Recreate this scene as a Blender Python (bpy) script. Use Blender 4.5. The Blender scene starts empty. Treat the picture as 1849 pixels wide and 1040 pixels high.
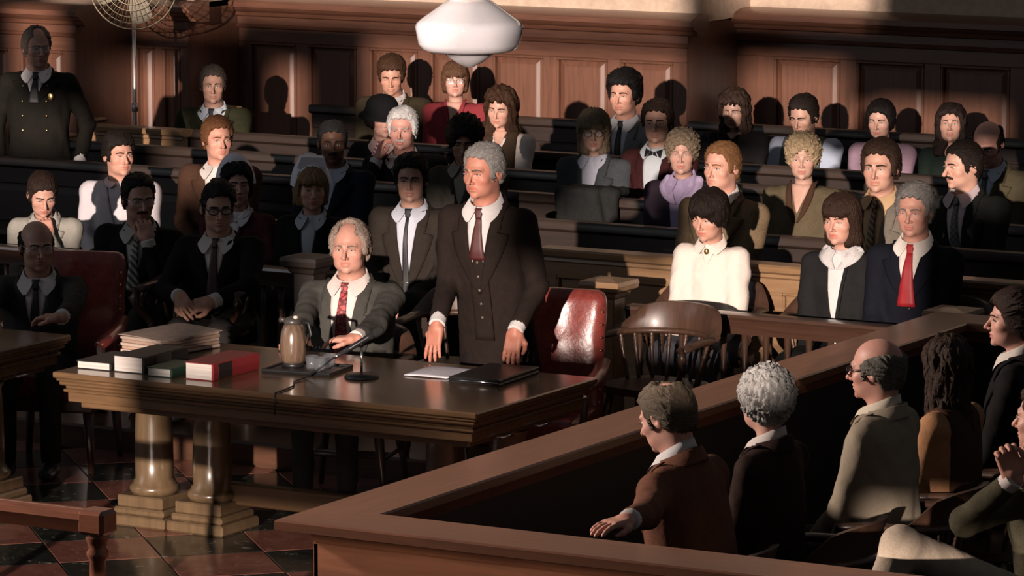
import bpy, math, random
import numpy as np
from mathutils import Vector, Matrix

SC = bpy.context.scene
COL = SC.collection
rnd = random.Random(7)

# ------------------------------------------------------------------ camera, world, sun, exposure
PSI = math.radians(29.7)
PITCH = math.atan(1077.0 / 7500.0)
cam_d = bpy.data.cameras.new('camera')
cam_d.sensor_width = 36.0
cam_d.lens = 7500.0 / 1849.0 * 36.0
cam_d.clip_end = 200
cam = bpy.data.objects.new('camera', cam_d)
cam.location = (0, 0, 3.8)
cam.rotation_euler = (math.pi / 2 - PITCH, 0, PSI)
COL.objects.link(cam)
SC.camera = cam

w = bpy.data.worlds.new('world')
SC.world = w
w.use_nodes = True
w.node_tree.nodes['Background'].inputs[0].default_value = (0.88, 0.92, 1.0, 1)
w.node_tree.nodes['Background'].inputs[1].default_value = 0.07

SUN_SLOPE = (-0.33, 1.0, -0.145)          # low sun, cut by the openings of the added wall behind the camera
sd = bpy.data.lights.new('low_sun', 'SUN')
sd.energy = 7.2
sd.angle = math.radians(0.5)
sd.color = (1.0, 0.82, 0.72)
sun = bpy.data.objects.new('low_sun', sd)
sun.rotation_euler = Vector(SUN_SLOPE).to_track_quat('-Z', 'Y').to_euler()
sun.location = (-12, -8, 9)
COL.objects.link(sun)

jl = bpy.data.lights.new('jury_side_spot', 'SPOT')     # spot added on the left to light the jury box
jl.energy = 6500
jl.spot_size = math.radians(30)
jl.spot_blend = 0.5
jl.shadow_soft_size = 0.35
jl.color = (1.0, 0.82, 0.72)
jlo = bpy.data.objects.new('jury_side_spot', jl)
jlo.location = (-15.5, 9.6, 4.6)
jlo.rotation_euler = (Vector((-6.4, 14.0, 1.0)) - Vector((-15.5, 9.6, 4.6))).to_track_quat('-Z', 'Y').to_euler()
COL.objects.link(jlo)

al_ = bpy.data.lights.new('left_fill_light', 'AREA')  # area light added to model faces and fill shade from the left
al_.shape = 'RECTANGLE'
al_.size = 5.0
al_.size_y = 3.0
al_.energy = 100
al_.color = (0.92, 0.93, 1.0)
alo = bpy.data.objects.new('left_fill_light', al_)
alo.location = (-18.5, 10.5, 4.6)
alo.rotation_euler = (Vector((-10.5, 18.5, 1.0)) - Vector((-18.5, 10.5, 4.6))).to_track_quat('-Z', 'Y').to_euler()
COL.objects.link(alo)

vs = SC.view_settings
vs.view_transform = 'Standard'
vs.look = 'None'
vs.gamma = 1.0
vs.exposure = 0.0
vs.use_curve_mapping = False

# ------------------------------------------------------------------ materials
MATS = {}


def nt(name):
    m = bpy.data.materials.new(name)
    m.use_nodes = True
    t = m.node_tree
    b = t.nodes['Principled BSDF']
    return m, t, b


def node(t, typ, **kw):
    n = t.nodes.new(typ)
    for k, v in kw.items():
        setattr(n, k, v)
    return n


def c4(c):
    return (c[0], c[1], c[2], 1.0)


def ramp(t, fac, stops):
    r = node(t, 'ShaderNodeValToRGB')
    e = r.color_ramp.elements
    while len(e) < len(stops):
        e.new(0.5)
    for i, (p, c) in enumerate(stops):
        e[i].position = p
        e[i].color = c4(c)
    t.links.new(fac, r.inputs[0])
    return r.outputs[0]


def noise(t, vec, scale, detail=4, rough=0.6, dist=0.0):
    n = node(t, 'ShaderNodeTexNoise')
    n.inputs['Scale'].default_value = scale
    n.inputs['Detail'].default_value = detail
    n.inputs['Roughness'].default_value = rough
    n.inputs['Distortion'].default_value = dist
    t.links.new(vec, n.inputs['Vector'])
    return n.outputs['Fac']


def mapped(t, scale, src='Object'):
    tc = node(t, 'ShaderNodeTexCoord')
    mp = node(t, 'ShaderNodeMapping')
    mp.inputs['Scale'].default_value = scale
    if src == 'Position':
        g = node(t, 'ShaderNodeNewGeometry')
        t.links.new(g.outputs['Position'], mp.inputs['Vector'])
    else:
        t.links.new(tc.outputs[src], mp.inputs['Vector'])
    return mp.outputs['Vector']


def bump(t, b, h, strength, dist=0.01):
    n = node(t, 'ShaderNodeBump')
    n.inputs['Strength'].default_value = strength
    n.inputs['Distance'].default_value = dist
    t.links.new(h, n.inputs['Height'])
    t.links.new(n.outputs['Normal'], b.inputs['Normal'])


def wood(name, c1, c2, rough=0.35, axis='x', scale=1.0, coat=0.2):
    if name in MATS:
        return MATS[name]
    m, t, b = nt(name)
    s = {'x': (1.2, 14, 14), 'y': (14, 1.2, 14), 'z': (14, 14, 1.2)}[axis]
    v = mapped(t, tuple(q * scale for q in s), 'Position')
    f = noise(t, v, 2.2, 5, 0.65, 0.6)
    col = ramp(t, f, [(0.25, c1), (0.75, c2)])
    t.links.new(col, b.inputs['Base Color'])
    b.inputs['Roughness'].default_value = rough
    b.inputs['Coat Weight'].default_value = coat
    b.inputs['Coat Roughness'].default_value = 0.15
    bump(t, b, f, 0.08, 0.004)
    MATS[name] = m
    return m


def plain(name, c, rough=0.5, metal=0.0, bumpy=0.0, bscale=60, var=0.12, coat=0.0, trans=0.0, ior=1.45):
    if name in MATS:
        return MATS[name]
    m, t, b = nt(name)
    v = mapped(t, (1, 1, 1))
    f = noise(t, v, bscale, 4)
    c1 = tuple(q * (1 - var) for q in c)
    c2 = tuple(min(1, q * (1 + var)) for q in c)
    t.links.new(ramp(t, f, [(0.3, c1), (0.7, c2)]), b.inputs['Base Color'])
    b.inputs['Roughness'].default_value = rough
    b.inputs['Metallic'].default_value = metal
    b.inputs['Coat Weight'].default_value = coat
    b.inputs['Transmission Weight'].default_value = trans
    b.inputs['IOR'].default_value = ior
    if bumpy:
        bump(t, b, f, bumpy, 0.006)
    MATS[name] = m
    return m


def fabric(c, tweed=0.18):
    key = 'fabric_%.3f_%.3f_%.3f_%.2f' % (c[0], c[1], c[2], tweed)
    if key in MATS:
        return MATS[key]
    m, t, b = nt(key)
    v = mapped(t, (1, 1, 1))
    f = noise(t, v, 170, 3, 0.7)
    g = noise(t, v, 14, 3, 0.6)
    a = node(t, 'ShaderNodeMath', operation='MULTIPLY_ADD')
    a.inputs[1].default_value = 0.6
    t.links.new(f, a.inputs[0])
    mm = node(t, 'ShaderNodeMath', operation='MULTIPLY')
    mm.inputs[1].default_value = 0.4
    t.links.new(g, mm.inputs[0])
    t.links.new(mm.outputs[0], a.inputs[2])
    c1 = tuple(q * (1 - tweed) for q in c)
    c2 = tuple(min(1, q * (1 + tweed)) for q in c)
    t.links.new(ramp(t, a.outputs[0], [(0.38, c1), (0.62, c2)]), b.inputs['Base Color'])
    b.inputs['Roughness'].default_value = 0.85
    b.inputs['Specular IOR Level'].default_value = 0.1
    bump(t, b, g, 0.35, 0.012)
    MATS[key] = m
    return m


def tie_mat(c, c2, kind):
    key = 'tie_%s_%.2f_%.2f' % (kind, c[0], c2[0])
    if key in MATS:
        return MATS[key]
    m, t, b = nt(key)
    v = mapped(t, (1, 1, 1))
    if kind == 'stripe':
        wv = node(t, 'ShaderNodeTexWave', bands_direction='DIAGONAL')
        wv.inputs['Scale'].default_value = 16
        t.links.new(v, wv.inputs['Vector'])
        f = wv.outputs['Fac']
        col = ramp(t, f, [(0.45, c), (0.6, c2)])
    elif kind == 'paisley':
        vo = node(t, 'ShaderNodeTexVoronoi', feature='DISTANCE_TO_EDGE')
        vo.inputs['Scale'].default_value = 42
        nn = node(t, 'ShaderNodeTexNoise')
        nn.inputs['Scale'].default_value = 26
        t.links.new(v, nn.inputs['Vector'])
        ad = node(t, 'ShaderNodeVectorMath', operation='MULTIPLY_ADD')
        ad.inputs[1].default_value = (0.05, 0.05, 0.05)
        t.links.new(nn.outputs['Color'], ad.inputs[0])
        t.links.new(v, ad.inputs[2])
        t.links.new(ad.outputs[0], vo.inputs['Vector'])
        col = ramp(t, vo.outputs['Distance'], [(0.10, c2), (0.2, c)])
    elif kind == 'check':
        ck = node(t, 'ShaderNodeTexChecker')
        ck.inputs['Scale'].default_value = 60
        ck.inputs['Color1'].default_value = c4(c)
        ck.inputs['Color2'].default_value = c4(c2)
        t.links.new(v, ck.inputs['Vector'])
        col = ck.outputs['Color']
    else:
        f = noise(t, v, 120, 3)
        col = ramp(t, f, [(0.3, tuple(q * .85 for q in c)), (0.7, c)])
    t.links.new(col, b.inputs['Base Color'])
    b.inputs['Roughness'].default_value = 0.55
    MATS[key] = m
    return m


def hair_mat(c):
    key = 'hair_%.3f_%.3f_%.3f' % c
    if key in MATS:
        return MATS[key]
    m, t, b = nt(key)
    v = mapped(t, (70, 70, 22))
    f = noise(t, v, 2.2, 5, 0.7, 0.8)
    c1 = tuple(q * 0.5 for q in c)
    c2 = tuple(min(1, q * 1.25) for q in c)
    t.links.new(ramp(t, f, [(0.3, c1), (0.7, c2)]), b.inputs['Base Color'])
    b.inputs['Roughness'].default_value = 0.55
    b.inputs['Specular IOR Level'].default_value = 0.18
    bump(t, b, f, 0.7, 0.008)
    MATS[key] = m
    return m


def skin_mat():
    m, t, b = nt('skin')
    a = node(t, 'ShaderNodeVertexColor', layer_name='Col')
    v = mapped(t, (1, 1, 1))
    f = noise(t, v, 45, 4, 0.65)
    mx = node(t, 'ShaderNodeMix', data_type='RGBA', blend_type='MULTIPLY')
    mx.inputs['Factor'].default_value = 1.0
    t.links.new(a.outputs['Color'], mx.inputs['A'])
    t.links.new(ramp(t, f, [(0.3, (0.9, 0.86, 0.84)), (0.7, (1, 1, 1))]), mx.inputs['B'])
    t.links.new(mx.outputs['Result'], b.inputs['Base Color'])
    b.inputs['Roughness'].default_value = 0.5
    b.inputs['Subsurface Weight'].default_value = 0.0
    b.inputs['Specular IOR Level'].default_value = 0.35
    bump(t, b, f, 0.12, 0.004)
    return m


def marble(name, c1, c2, vein, vs_):
    m, t, b = nt(name)
    v = mapped(t, (1, 1, 1), 'Position')
    f = noise(t, v, 7, 6, 0.65, 1.2)
    col = ramp(t, f, [(0.3, c1), (0.7, c2)])
    vo = noise(t, v, vs_, 3, 0.75, 0.4)
    vm = ramp(t, vo, [(0.60, (0, 0, 0)), (0.72, (1, 1, 1))])
    mx = node(t, 'ShaderNodeMix', data_type='RGBA')
    t.links.new(vm, mx.inputs['Factor'])
    t.links.new(col, mx.inputs['A'])
    mx.inputs['B'].default_value = c4(vein)
    t.links.new(mx.outputs['Result'], b.inputs['Base Color'])
    b.inputs['Roughness'].default_value = 0.16
    return m


OAK_P = wood('oak_panel', (0.088, 0.038, 0.023), (0.155, 0.068, 0.041), 0.42, 'z')
OAK_H = wood('oak_rail', (0.092, 0.039, 0.024), (0.16, 0.070, 0.042), 0.38, 'x')
PEW_C = wood('pew_cap', (0.018, 0.011, 0.008), (0.036, 0.022, 0.015), 0.45, 'x', 1.0, 0.05)  # cap rails darkened for the shade over the pew rows
PEW_SHADE = wood('pew_shaded', (0.012, 0.007, 0.005), (0.024, 0.013, 0.009), 0.5, 'x', 1.0, 0.0)  # pew oak with the shade between the rows put into its colour
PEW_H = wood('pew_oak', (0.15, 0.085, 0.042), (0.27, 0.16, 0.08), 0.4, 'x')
DARK_H = wood('dark_oak', (0.045, 0.022, 0.014), (0.095, 0.045, 0.026), 0.3, 'x')
DARK_Y = wood('dark_oak_y', (0.045, 0.022, 0.014), (0.095, 0.045, 0.026), 0.3, 'y')
TABLE = wood('table_oak', (0.09, 0.052, 0.026), (0.17, 0.098, 0.048), 0.22, 'x', 1.0, 0.5)
TABLE_Z = wood('table_oak_z', (0.085, 0.055, 0.03), (0.15, 0.098, 0.052), 0.3, 'z', 1.0, 0.3)
JURY_H = wood('jury_oak', (0.112, 0.042, 0.022), (0.195, 0.077, 0.038), 0.4, 'x')
JURY_Y = wood('jury_oak_y', (0.112, 0.042, 0.022), (0.195, 0.077, 0.038), 0.4, 'y')
JURY_Z = wood('jury_oak_z', (0.085, 0.036, 0.02), (0.15, 0.066, 0.035), 0.4, 'z')
CHAIR_W = wood('chair_wood', (0.035, 0.018, 0.011), (0.07, 0.034, 0.02), 0.40, 'z', 1.0, 0.10)
BAR_W = wood('bar_wood', (0.035, 0.017, 0.011), (0.065, 0.032, 0.021), 0.3, 'x', 1.0, 0.3)
SHADE_W = wood('shaded_wood', (0.010, 0.006, 0.004), (0.020, 0.011, 0.008), 0.6, 'z', 1.0, 0.0)  # shade inside the jury box and on one newel, put in as colour
RAIL_W = wood('rail_wood', (0.10, 0.035, 0.02), (0.19, 0.07, 0.038), 0.22, 'x', 1.0, 0.6)
LEATHER = plain('red_leather', (0.15, 0.028, 0.022), 0.30, bumpy=0.25, bscale=35, var=0.25, coat=0.2)
PLASTER = plain('plaster', (0.42, 0.32, 0.24), 0.85, bumpy=0.1, bscale=20)
BRASS = plain('brass', (0.55, 0.38, 0.16), 0.3, metal=1.0)
CHROME = plain('chrome', (0.7, 0.7, 0.7), 0.2, metal=1.0)
BLACK = plain('black_plastic', (0.012, 0.012, 0.013), 0.4)
MILK = plain('milk_glass', (0.50, 0.49, 0.51), 0.08, var=0.02, coat=0.6)
SKIN = skin_mat()
RED_M = marble('red_marble', (0.14, 0.05, 0.036), (0.27, 0.11, 0.08), (0.30, 0.20, 0.17), 26)
BLK_M = marble('dark_marble', (0.012, 0.013, 0.011), (0.035, 0.036, 0.03), (0.28, 0.27, 0.22), 20)
EYE_W = plain('eye_white', (0.50, 0.46, 0.43), 0.2, var=0.03)
EYE_I = plain('iris', (0.025, 0.018, 0.014), 0.12, var=0.1)


# ------------------------------------------------------------------ mesh helpers
class MB:
    def __init__(self):
        self.v, self.f, self.m = [], [], []

    def raw(self, v, f, mi=0):
        o = len(self.v)
        self.v += [tuple(p) for p in v]
        self.f += [tuple(i + o for i in q) for q in f]
        self.m += [mi] * len(f)
        return self

    def box(self, x0, x1, y0, y1, z0, z1, b=0.004, mi=0):
        b = min(b, (x1 - x0) * .45, (y1 - y0) * .45, (z1 - z0) * .45)
        lo, hi = (x0, y0, z0), (x1, y1, z1)
        vid, vs_ = {}, []
        for sx in (0, 1):
            for sy in (0, 1):
                for sz in (0, 1):
                    s = (sx, sy, sz)
                    for ax in range(3):
                        p = [0, 0, 0]
                        for k in range(3):
                            e = hi[k] if s[k] else lo[k]
                            if k != ax:
                                e += -b if s[k] else b
                            p[k] = e
                        vid[(s, ax)] = len(vs_)
                        vs_.append(p)
        fs = []
        for ax in range(3):
            u, w_ = [k for k in range(3) if k != ax]
            for s0 in (0, 1):
                q = []
                for a, c in ((0, 0), (1, 0), (1, 1), (0, 1)):
                    s = [0, 0, 0]
                    s[ax], s[u], s[w_] = s0, a, c
                    q.append(vid[(tuple(s), ax)])
                flip = (s0 == 0) != (ax == 1)
                fs.append(q[::-1] if flip else q)
        for ax in range(3):
            u, w_ = [k for k in range(3) if k != ax]
            for a in (0, 1):
                for c in (0, 1):
                    s0, s1 = [0, 0, 0], [0, 0, 0]
                    s0[u] = s1[u] = a
                    s0[w_] = s1[w_] = c
                    s1[ax] = 1
                    q = [vid[(tuple(s0), u)], vid[(tuple(s1), u)], vid[(tuple(s1), w_)], vid[(tuple(s0), w_)]]
                    if ((a == c) != (ax == 1)):
                        q = q[::-1]
                    fs.append(q)
        for s in [(a, c, d) for a in (0, 1) for c in (0, 1) for d in (0, 1)]:
            q = [vid[(s, 0)], vid[(s, 1)], vid[(s, 2)]]
            if sum(s) % 2 == 0:
                q = q[::-1]
            fs.append(q)
        return self.raw(vs_, fs, mi)

    def prism(self, prof, axis, a, b, mi=0, sa=None, sb=None):
        # prof: closed list of 2D points; axis 'x' -> (y,z), 'y' -> (x,z), 'z' -> (x,y)
        n = len(prof)

        def pt(u, v, k):
            return {'x': (k, u, v), 'y': (u, k, v), 'z': (u, v, k)}[axis]
        vs_ = [pt(u, v, a if sa is None else a + sa(u, v)) for u, v in prof] + \
              [pt(u, v, b if sb is None else b + sb(u, v)) for u, v in prof]
        fs = [(i, (i + 1) % n, n + (i + 1) % n, n + i) for i in range(n)]
        fs += [tuple(range(n))[::-1], tuple(range(n, 2 * n))]
        return self.raw(vs_, fs, mi)

    def lathe(self, prof, c=(0, 0, 0), n=24, mi=0, mat=None):
        vs_, fs = [], []
        for r, z in prof:
            for i in range(n):
                a = 2 * math.pi * i / n
                p = Vector((r * math.cos(a), r * math.sin(a), z))
                if mat is not None:
                    p = mat @ p
                vs_.append((p[0] + c[0], p[1] + c[1], p[2] + c[2]))
        for j in range(len(prof) - 1):
            for i in range(n):
                k = (i + 1) % n
                fs.append((j * n + i, j * n + k, (j + 1) * n + k, (j + 1) * n + i))
        fs.append(tuple(range(n))[::-1])
        fs.append(tuple(range((len(prof) - 1) * n, len(prof) * n)))
        return self.raw(vs_, fs, mi)

    def tube(self, pts, rad, n=8, mi=0, flat=None, up=(0, 0, 1)):
        pts = [Vector(p) for p in pts]
        if not hasattr(rad, '__len__'):
            rad = [rad] * len(pts)
        vs_, fs = [], []
        for i, p in enumerate(pts):
            t = (pts[min(i + 1, len(pts) - 1)] - pts[max(i - 1, 0)]).normalized()
            u = Vector(up)
            if abs(u.dot(t)) > 0.95:
                u = Vector((1, 0, 0))
            s = t.cross(u).normalized()
            q = s.cross(t).normalized()
            for k in range(n):
                a = 2 * math.pi * (k + .5) / n
                f1, f2 = (1, 1) if flat is None else flat
                vs_.append(p + s * math.cos(a) * rad[i] * f1 + q * math.sin(a) * rad[i] * f2)
        for j in range(len(pts) - 1):
            for k in range(n):
                k2 = (k + 1) % n
                fs.append((j * n + k, j * n + k2, (j + 1) * n + k2, (j + 1) * n + k))
        fs.append(tuple(range(n))[::-1])
        fs.append(tuple(range((len(pts) - 1) * n, len(pts) * n)))
        return self.raw(vs_, fs, mi)

    def ellipsoid(self, c, r, n=12, m=8, mi=0):
        prof = []
        for j in range(m + 1):
            a = -math.pi / 2 + math.pi * j / m
            prof.append((max(1e-4, math.cos(a)), math.sin(a)))
        vs_, fs = [], []
        for rr, z in prof:
            for i in range(n):
                a = 2 * math.pi * i / n
                vs_.append((c[0] + r[0] * rr * math.cos(a), c[1] + r[1] * rr * math.sin(a), c[2] + r[2] * z))
        for j in range(m):
            for i in range(n):
                k = (i + 1) % n
                fs.append((j * n + i, j * n + k, (j + 1) * n + k, (j + 1) * n + i))
        return self.raw(vs_, fs, mi)

    def xf(self, M):
        self.v = [tuple(M @ Vector(p)) for p in self.v]
        return self

    def build(self, name, mat, parent=None, smooth=False, angle=None):
        me = bpy.data.meshes.new(name)
        me.from_pydata(self.v, [], self.f)
        mats = mat if isinstance(mat, (list, tuple)) else [mat]
        for q in mats:
            me.materials.append(q)
        if len(mats) > 1:
            me.polygons.foreach_set('material_index', self.m)
        if smooth or angle:
            me.polygons.foreach_set('use_smooth', [True] * len(me.polygons))
            if angle:
                me.set_sharp_from_angle(angle=math.radians(angle))
        me.update()
        o = bpy.data.objects.new(name, me)
        COL.objects.link(o)
        if parent is not None:
            o.parent = parent
        return o


def tag(o, label=None, cat=None, group=None, kind=None):
    if label:
        o['label'] = label
    if cat:
        o['category'] = cat
    if group:
        o['group'] = group
    if kind:
        o['kind'] = kind
    return o


def empty(name, loc=(0, 0, 0), rz=0.0, label=None, cat=None, group=None, kind=None):
    o = bpy.data.objects.new(name, None)
    o.empty_display_size = 0.1
    o.location = loc
    o.rotation_euler = (0, 0, rz)
    COL.objects.link(o)
    return tag(o, label, cat, group, kind)


def copy_tree(o, parent=None):
    c = o.copy()
    COL.objects.link(c)
    c.parent = parent
    for ch in list(o.children):
        copy_tree(ch, c)
    return c


def np_mesh(name, v, f, mat, parent=None, col=None, smooth=True):
    me = bpy.data.meshes.new(name)
    n, m = len(v), len(f)
    me.vertices.add(n)
    me.vertices.foreach_set('co', np.ascontiguousarray(v, np.float32).ravel())
    me.loops.add(m * 4)
    me.loops.foreach_set('vertex_index', np.ascontiguousarray(f, np.int32).ravel())
    me.polygons.add(m)
    me.polygons.foreach_set('loop_start', np.arange(0, 4 * m, 4, dtype=np.int32))
    me.polygons.foreach_set('loop_total', np.full(m, 4, np.int32))
    if smooth:
        me.polygons.foreach_set('use_smooth', np.ones(m, bool))
    if col is not None:
        a = me.color_attributes.new('Col', 'FLOAT_COLOR', 'POINT')
        cc = np.ones((n, 4), np.float32)
        cc[:, :3] = col
        a.data.foreach_set('color', cc.ravel())
    me.materials.append(mat)
    me.update(calc_edges=True)
    me.validate()
    o = bpy.data.objects.new(name, me)
    COL.objects.link(o)
    if parent is not None:
        o.parent = parent
    return o


# ------------------------------------------------------------------ signed-distance meshing
def snet(fn, lo, hi, h):
    ax = [np.arange(lo[k], hi[k] + h, h, dtype=np.float32) for k in range(3)]
    X, Y, Z = np.meshgrid(*ax, indexing='ij', sparse=False)
    V = fn(X, Y, Z).astype(np.float32)
    ins = V < 0
    nx, ny, nz = V.shape
    cor = [(i, j, k) for i in (0, 1) for j in (0, 1) for k in (0, 1)]

    def sub(A, c):
        return A[c[0]:nx - 1 + c[0], c[1]:ny - 1 + c[1], c[2]:nz - 1 + c[2]]
    cnt = sum(sub(ins, c).astype(np.int8) for c in cor)
    act = (cnt > 0) & (cnt < 8)
    I, J, K = np.nonzero(act)
    n = len(I)
    idx = np.full(act.shape, -1, np.int32)
    idx[I, J, K] = np.arange(n)
    acc = np.zeros((n, 3), np.float32)
    num = np.zeros(n, np.float32)
    cv = {c: V[I + c[0], J + c[1], K + c[2]] for c in cor}
    for a in cor:
        for k in range(3):
            if a[k]:
                continue
            b = list(a)
            b[k] = 1
            va, vb = cv[a], cv[tuple(b)]
            x = (va < 0) != (vb < 0)
            t = np.where(x, va / np.where(np.abs(va - vb) < 1e-9, 1e-9, va - vb), 0)
            for q in range(3):
                acc[:, q] += np.where(x, (t if q == k else a[q]), 0)
            num += x
    P = acc / np.maximum(num, 1)[:, None]
    P += np.stack([I, J, K], 1)
    P = P * h + np.array([ax[0][0], ax[1][0], ax[2][0]], np.float32)
    F = []
    for k in range(3):
        u, w_ = [(1, 2), (2, 0), (0, 1)][k]
        s0 = [slice(None)] * 3
        s1 = [slice(None)] * 3
        s0[k] = slice(0, -1)
        s1[k] = slice(1, None)
        A, B = ins[tuple(s0)], ins[tuple(s1)]
        sh = A.shape
        ch = A != B
        for q in (u, w_):
            m = [slice(None)] * 3
            m[q] = 0
            ch[tuple(m)] = False
            m[q] = sh[q] - 1
            ch[tuple(m)] = False
        E = np.stack(np.nonzero(ch), 1)
        if not len(E):
            continue
        fl = A[E[:, 0], E[:, 1], E[:, 2]]
        q = []
        for du, dw in ((-1, -1), (0, -1), (0, 0), (-1, 0)):
            e = E.copy()
            e[:, u] += du
            e[:, w_] += dw
            q.append(idx[e[:, 0], e[:, 1], e[:, 2]])
        Q = np.stack(q, 1)
        Q[~fl] = Q[~fl][:, ::-1]
        F.append(Q)
    F = np.concatenate(F) if F else np.zeros((0, 4), np.int32)
    F = F[(F >= 0).all(1)]
    return P, F


def smin(a, b, k):
    h = np.clip(0.5 + 0.5 * (b - a) / k, 0, 1)
    return b + (a - b) * h - k * h * (1 - h)


def smax(a, b, k):
    return -smin(-a, -b, k)


def ell(x, y, z, c, r):
    px, py, pz = (x - c[0]), (y - c[1]), (z - c[2])
    k0 = np.sqrt((px / r[0]) ** 2 + (py / r[1]) ** 2 + (pz / r[2]) ** 2)
    k1 = np.sqrt((px / r[0] ** 2) ** 2 + (py / r[1] ** 2) ** 2 + (pz / r[2] ** 2) ** 2)
    return k0 * (k0 - 1) / np.maximum(k1, 1e-6)


def cone(x, y, z, a, b, ra, rb):
    bx, by, bz = b[0] - a[0], b[1] - a[1], b[2] - a[2]
    L2 = max(bx * bx + by * by + bz * bz, 1e-9)
    px, py, pz = x - a[0], y - a[1], z - a[2]
    h = np.clip((px * bx + py * by + pz * bz) / L2, 0, 1)
    return np.sqrt((px - h * bx) ** 2 + (py - h * by) ** 2 + (pz - h * bz) ** 2) - (ra + (rb - ra) * h)


def rbox(x, y, z, c, s, r):
    qx, qy, qz = np.abs(x - c[0]) - s[0] + r, np.abs(y - c[1]) - s[1] + r, np.abs(z - c[2]) - s[2] + r
    o = np.sqrt(np.maximum(qx, 0) ** 2 + np.maximum(qy, 0) ** 2 + np.maximum(qz, 0) ** 2)
    return o + np.minimum(np.maximum(qx, np.maximum(qy, qz)), 0) - r


def wob(x, y, z, kx, ky, kz, seed, n=5):
    r = np.random.RandomState(seed)
    o = 0
    for i in range(n):
        d = r.normal(size=3)
        d /= np.linalg.norm(d)
        s = 0.7 + 0.9 * r.rand()
        o = o + np.sin(s * (d[0] * kx * x + d[1] * ky * y + d[2] * kz * z) + r.rand() * 6.28)
    return o / n


# ------------------------------------------------------------------ floor and platform
floor = MB().box(-24, 4, -5, 27, -0.12, -0.022, 0).build('floor', BLK_M)
tag(floor, 'dark and red marble checkered courtroom floor', kind='structure')
TS = 0.46
tm = MB().box(-TS / 2 + .002, TS / 2 - .002, -TS / 2 + .002, TS / 2 - .002, -0.02, 0.0, 0.003)
red_t = tm.build('tile', RED_M, floor)
blk_t = MB().box(-TS / 2 + .002, TS / 2 - .002, -TS / 2 + .002, TS / 2 - .002, -0.02, 0.0, 0.003).build('tile', BLK_M, floor)
q45 = math.pi / 4
first = {0: True, 1: True}
for i in range(-22, 23):
    for j in range(-22, 23):
        x = -10.3 + (i - j) * TS * .7071
        y = 14.6 + (i + j) * TS * .7071
        if not (-13.9 < x < -7.75 and 12.2 < y < 16.9):
            continue
        k = (i + j) % 2
        src = red_t if k else blk_t
        if first[k]:
            o = src
            first[k] = False
        else:
            o = src.copy()
            COL.objects.link(o)
            o.parent = floor
        o.location = (x, y, 0)
        o.rotation_euler = (0, 0, q45)

PLT = 0.12
fg = MB().box(-22, 4, 16.95, 27, -0.02, PLT, 0.012).build('floor_gallery', DARK_H)
tag(fg, 'raised wooden gallery floor', kind='structure')


# ------------------------------------------------------------------ back wall, stepped wainscot
def raised_panel(mb, x0, x1, z0, z1, y):
    i = min(0.035, (x1 - x0) * .3)
    o = [(x0, y + .026, z0), (x1, y + .026, z0), (x1, y + .026, z1), (x0, y + .026, z1)]
    n = [(x0 + i, y + .008, z0 + i), (x1 - i, y + .008, z0 + i), (x1 - i, y + .008, z1 - i), (x0 + i, y + .008, z1 - i)]
    k = .006
    n2 = [(x0 + i + k, y + .004, z0 + i + k), (x1 - i - k, y + .004, z0 + i + k), (x1 - i - k, y + .004, z1 - i - k), (x0 + i + k, y + .004, z1 - i - k)]
    f = [(8, 9, 10, 11)]
    for a in (0, 4):
        for q in range(4):
            f.append((a + q, a + (q + 1) % 4, a + 4 + (q + 1) % 4, a + 4 + q))
    mb.raw(o + n + n2, f)


def frame_bead(x0, x1, z0, z1, y, wdt=.02):
    mb = MB()
    mb.box(x0, x1, y - .008, y + .03, z1 - wdt, z1, .006)
    mb.box(x0, x1, y - .008, y + .03, z0, z0 + wdt, .006)
    mb.box(x0, x0 + wdt, y - .008, y + .03, z0 + wdt, z1 - wdt, .006)
    mb.box(x1 - wdt, x1, y - .008, y + .03, z0 + wdt, z1 - wdt, .006)
    return mb


def wall_section(name, x0, x1, Y, panels, z_top=1.66):
    base = MB().box(x0, x1, Y + .03, Y + 1.4, 0, z_top - .02, 0).build(name, OAK_P)
    tag(base, 'dark oak wainscot back wall of the courtroom', kind='structure')
    # plinth, rails
    MB().box(x0, x1, Y - .02, Y + .03, PLT, .34, .006).build('skirting', OAK_H, base)
    MB().box(x0, x1, Y, Y + .03, .34, .42, .004).build('rail', OAK_H, base)
    MB().box(x0, x1, Y, Y + .03, 1.335, 1.44, .004).build('rail', OAK_H, base)
    MB().prism([(Y, 1.43), (Y - .025, 1.44), (Y - .03, 1.455), (Y - .012, 1.465), (Y - .012, 1.52), (Y + .03, 1.52), (Y + .03, 1.43)],
               'x', x0, x1 + .012).build('frieze', OAK_H, base)
    MB().prism([(Y - .012, 1.515), (Y - .04, 1.525), (Y - .05, 1.55), (Y - .085, 1.565), (Y - .10, 1.585), (Y - .135, 1.59), (Y - .135, 1.625),
                (Y - .11, 1.64), (Y - .02, z_top), (Y + .12, z_top), (Y + .12, 1.515)], 'x', x0, x1 + .10).build('cornice', OAK_H, base, angle=40)
    # stiles between the panels
    xs = [x0] + [q for p in panels for q in p] + [x1]
    for a in range(0, len(xs), 2):
        if xs[a + 1] - xs[a] > .005:
            MB().box(xs[a], xs[a + 1], Y, Y + .03, .42, 1.335, .003).build('stile', OAK_P, base)
    for a, b_ in panels:
        mb = MB()
        raised_panel(mb, a + .02, b_ - .02, .44, 1.315, Y)
        mb.build('panel', OAK_P, base)
        frame_bead(a, b_, .42, 1.335, Y).build('panel_moulding', OAK_P, base)
    return base


def split(x0, x1, pw, st):
    out = []
    x = x1 - st
    while x - pw > x0 + .02:
        out.append((x - pw, x))
        x -= pw + st
    return out[::-1]


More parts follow.
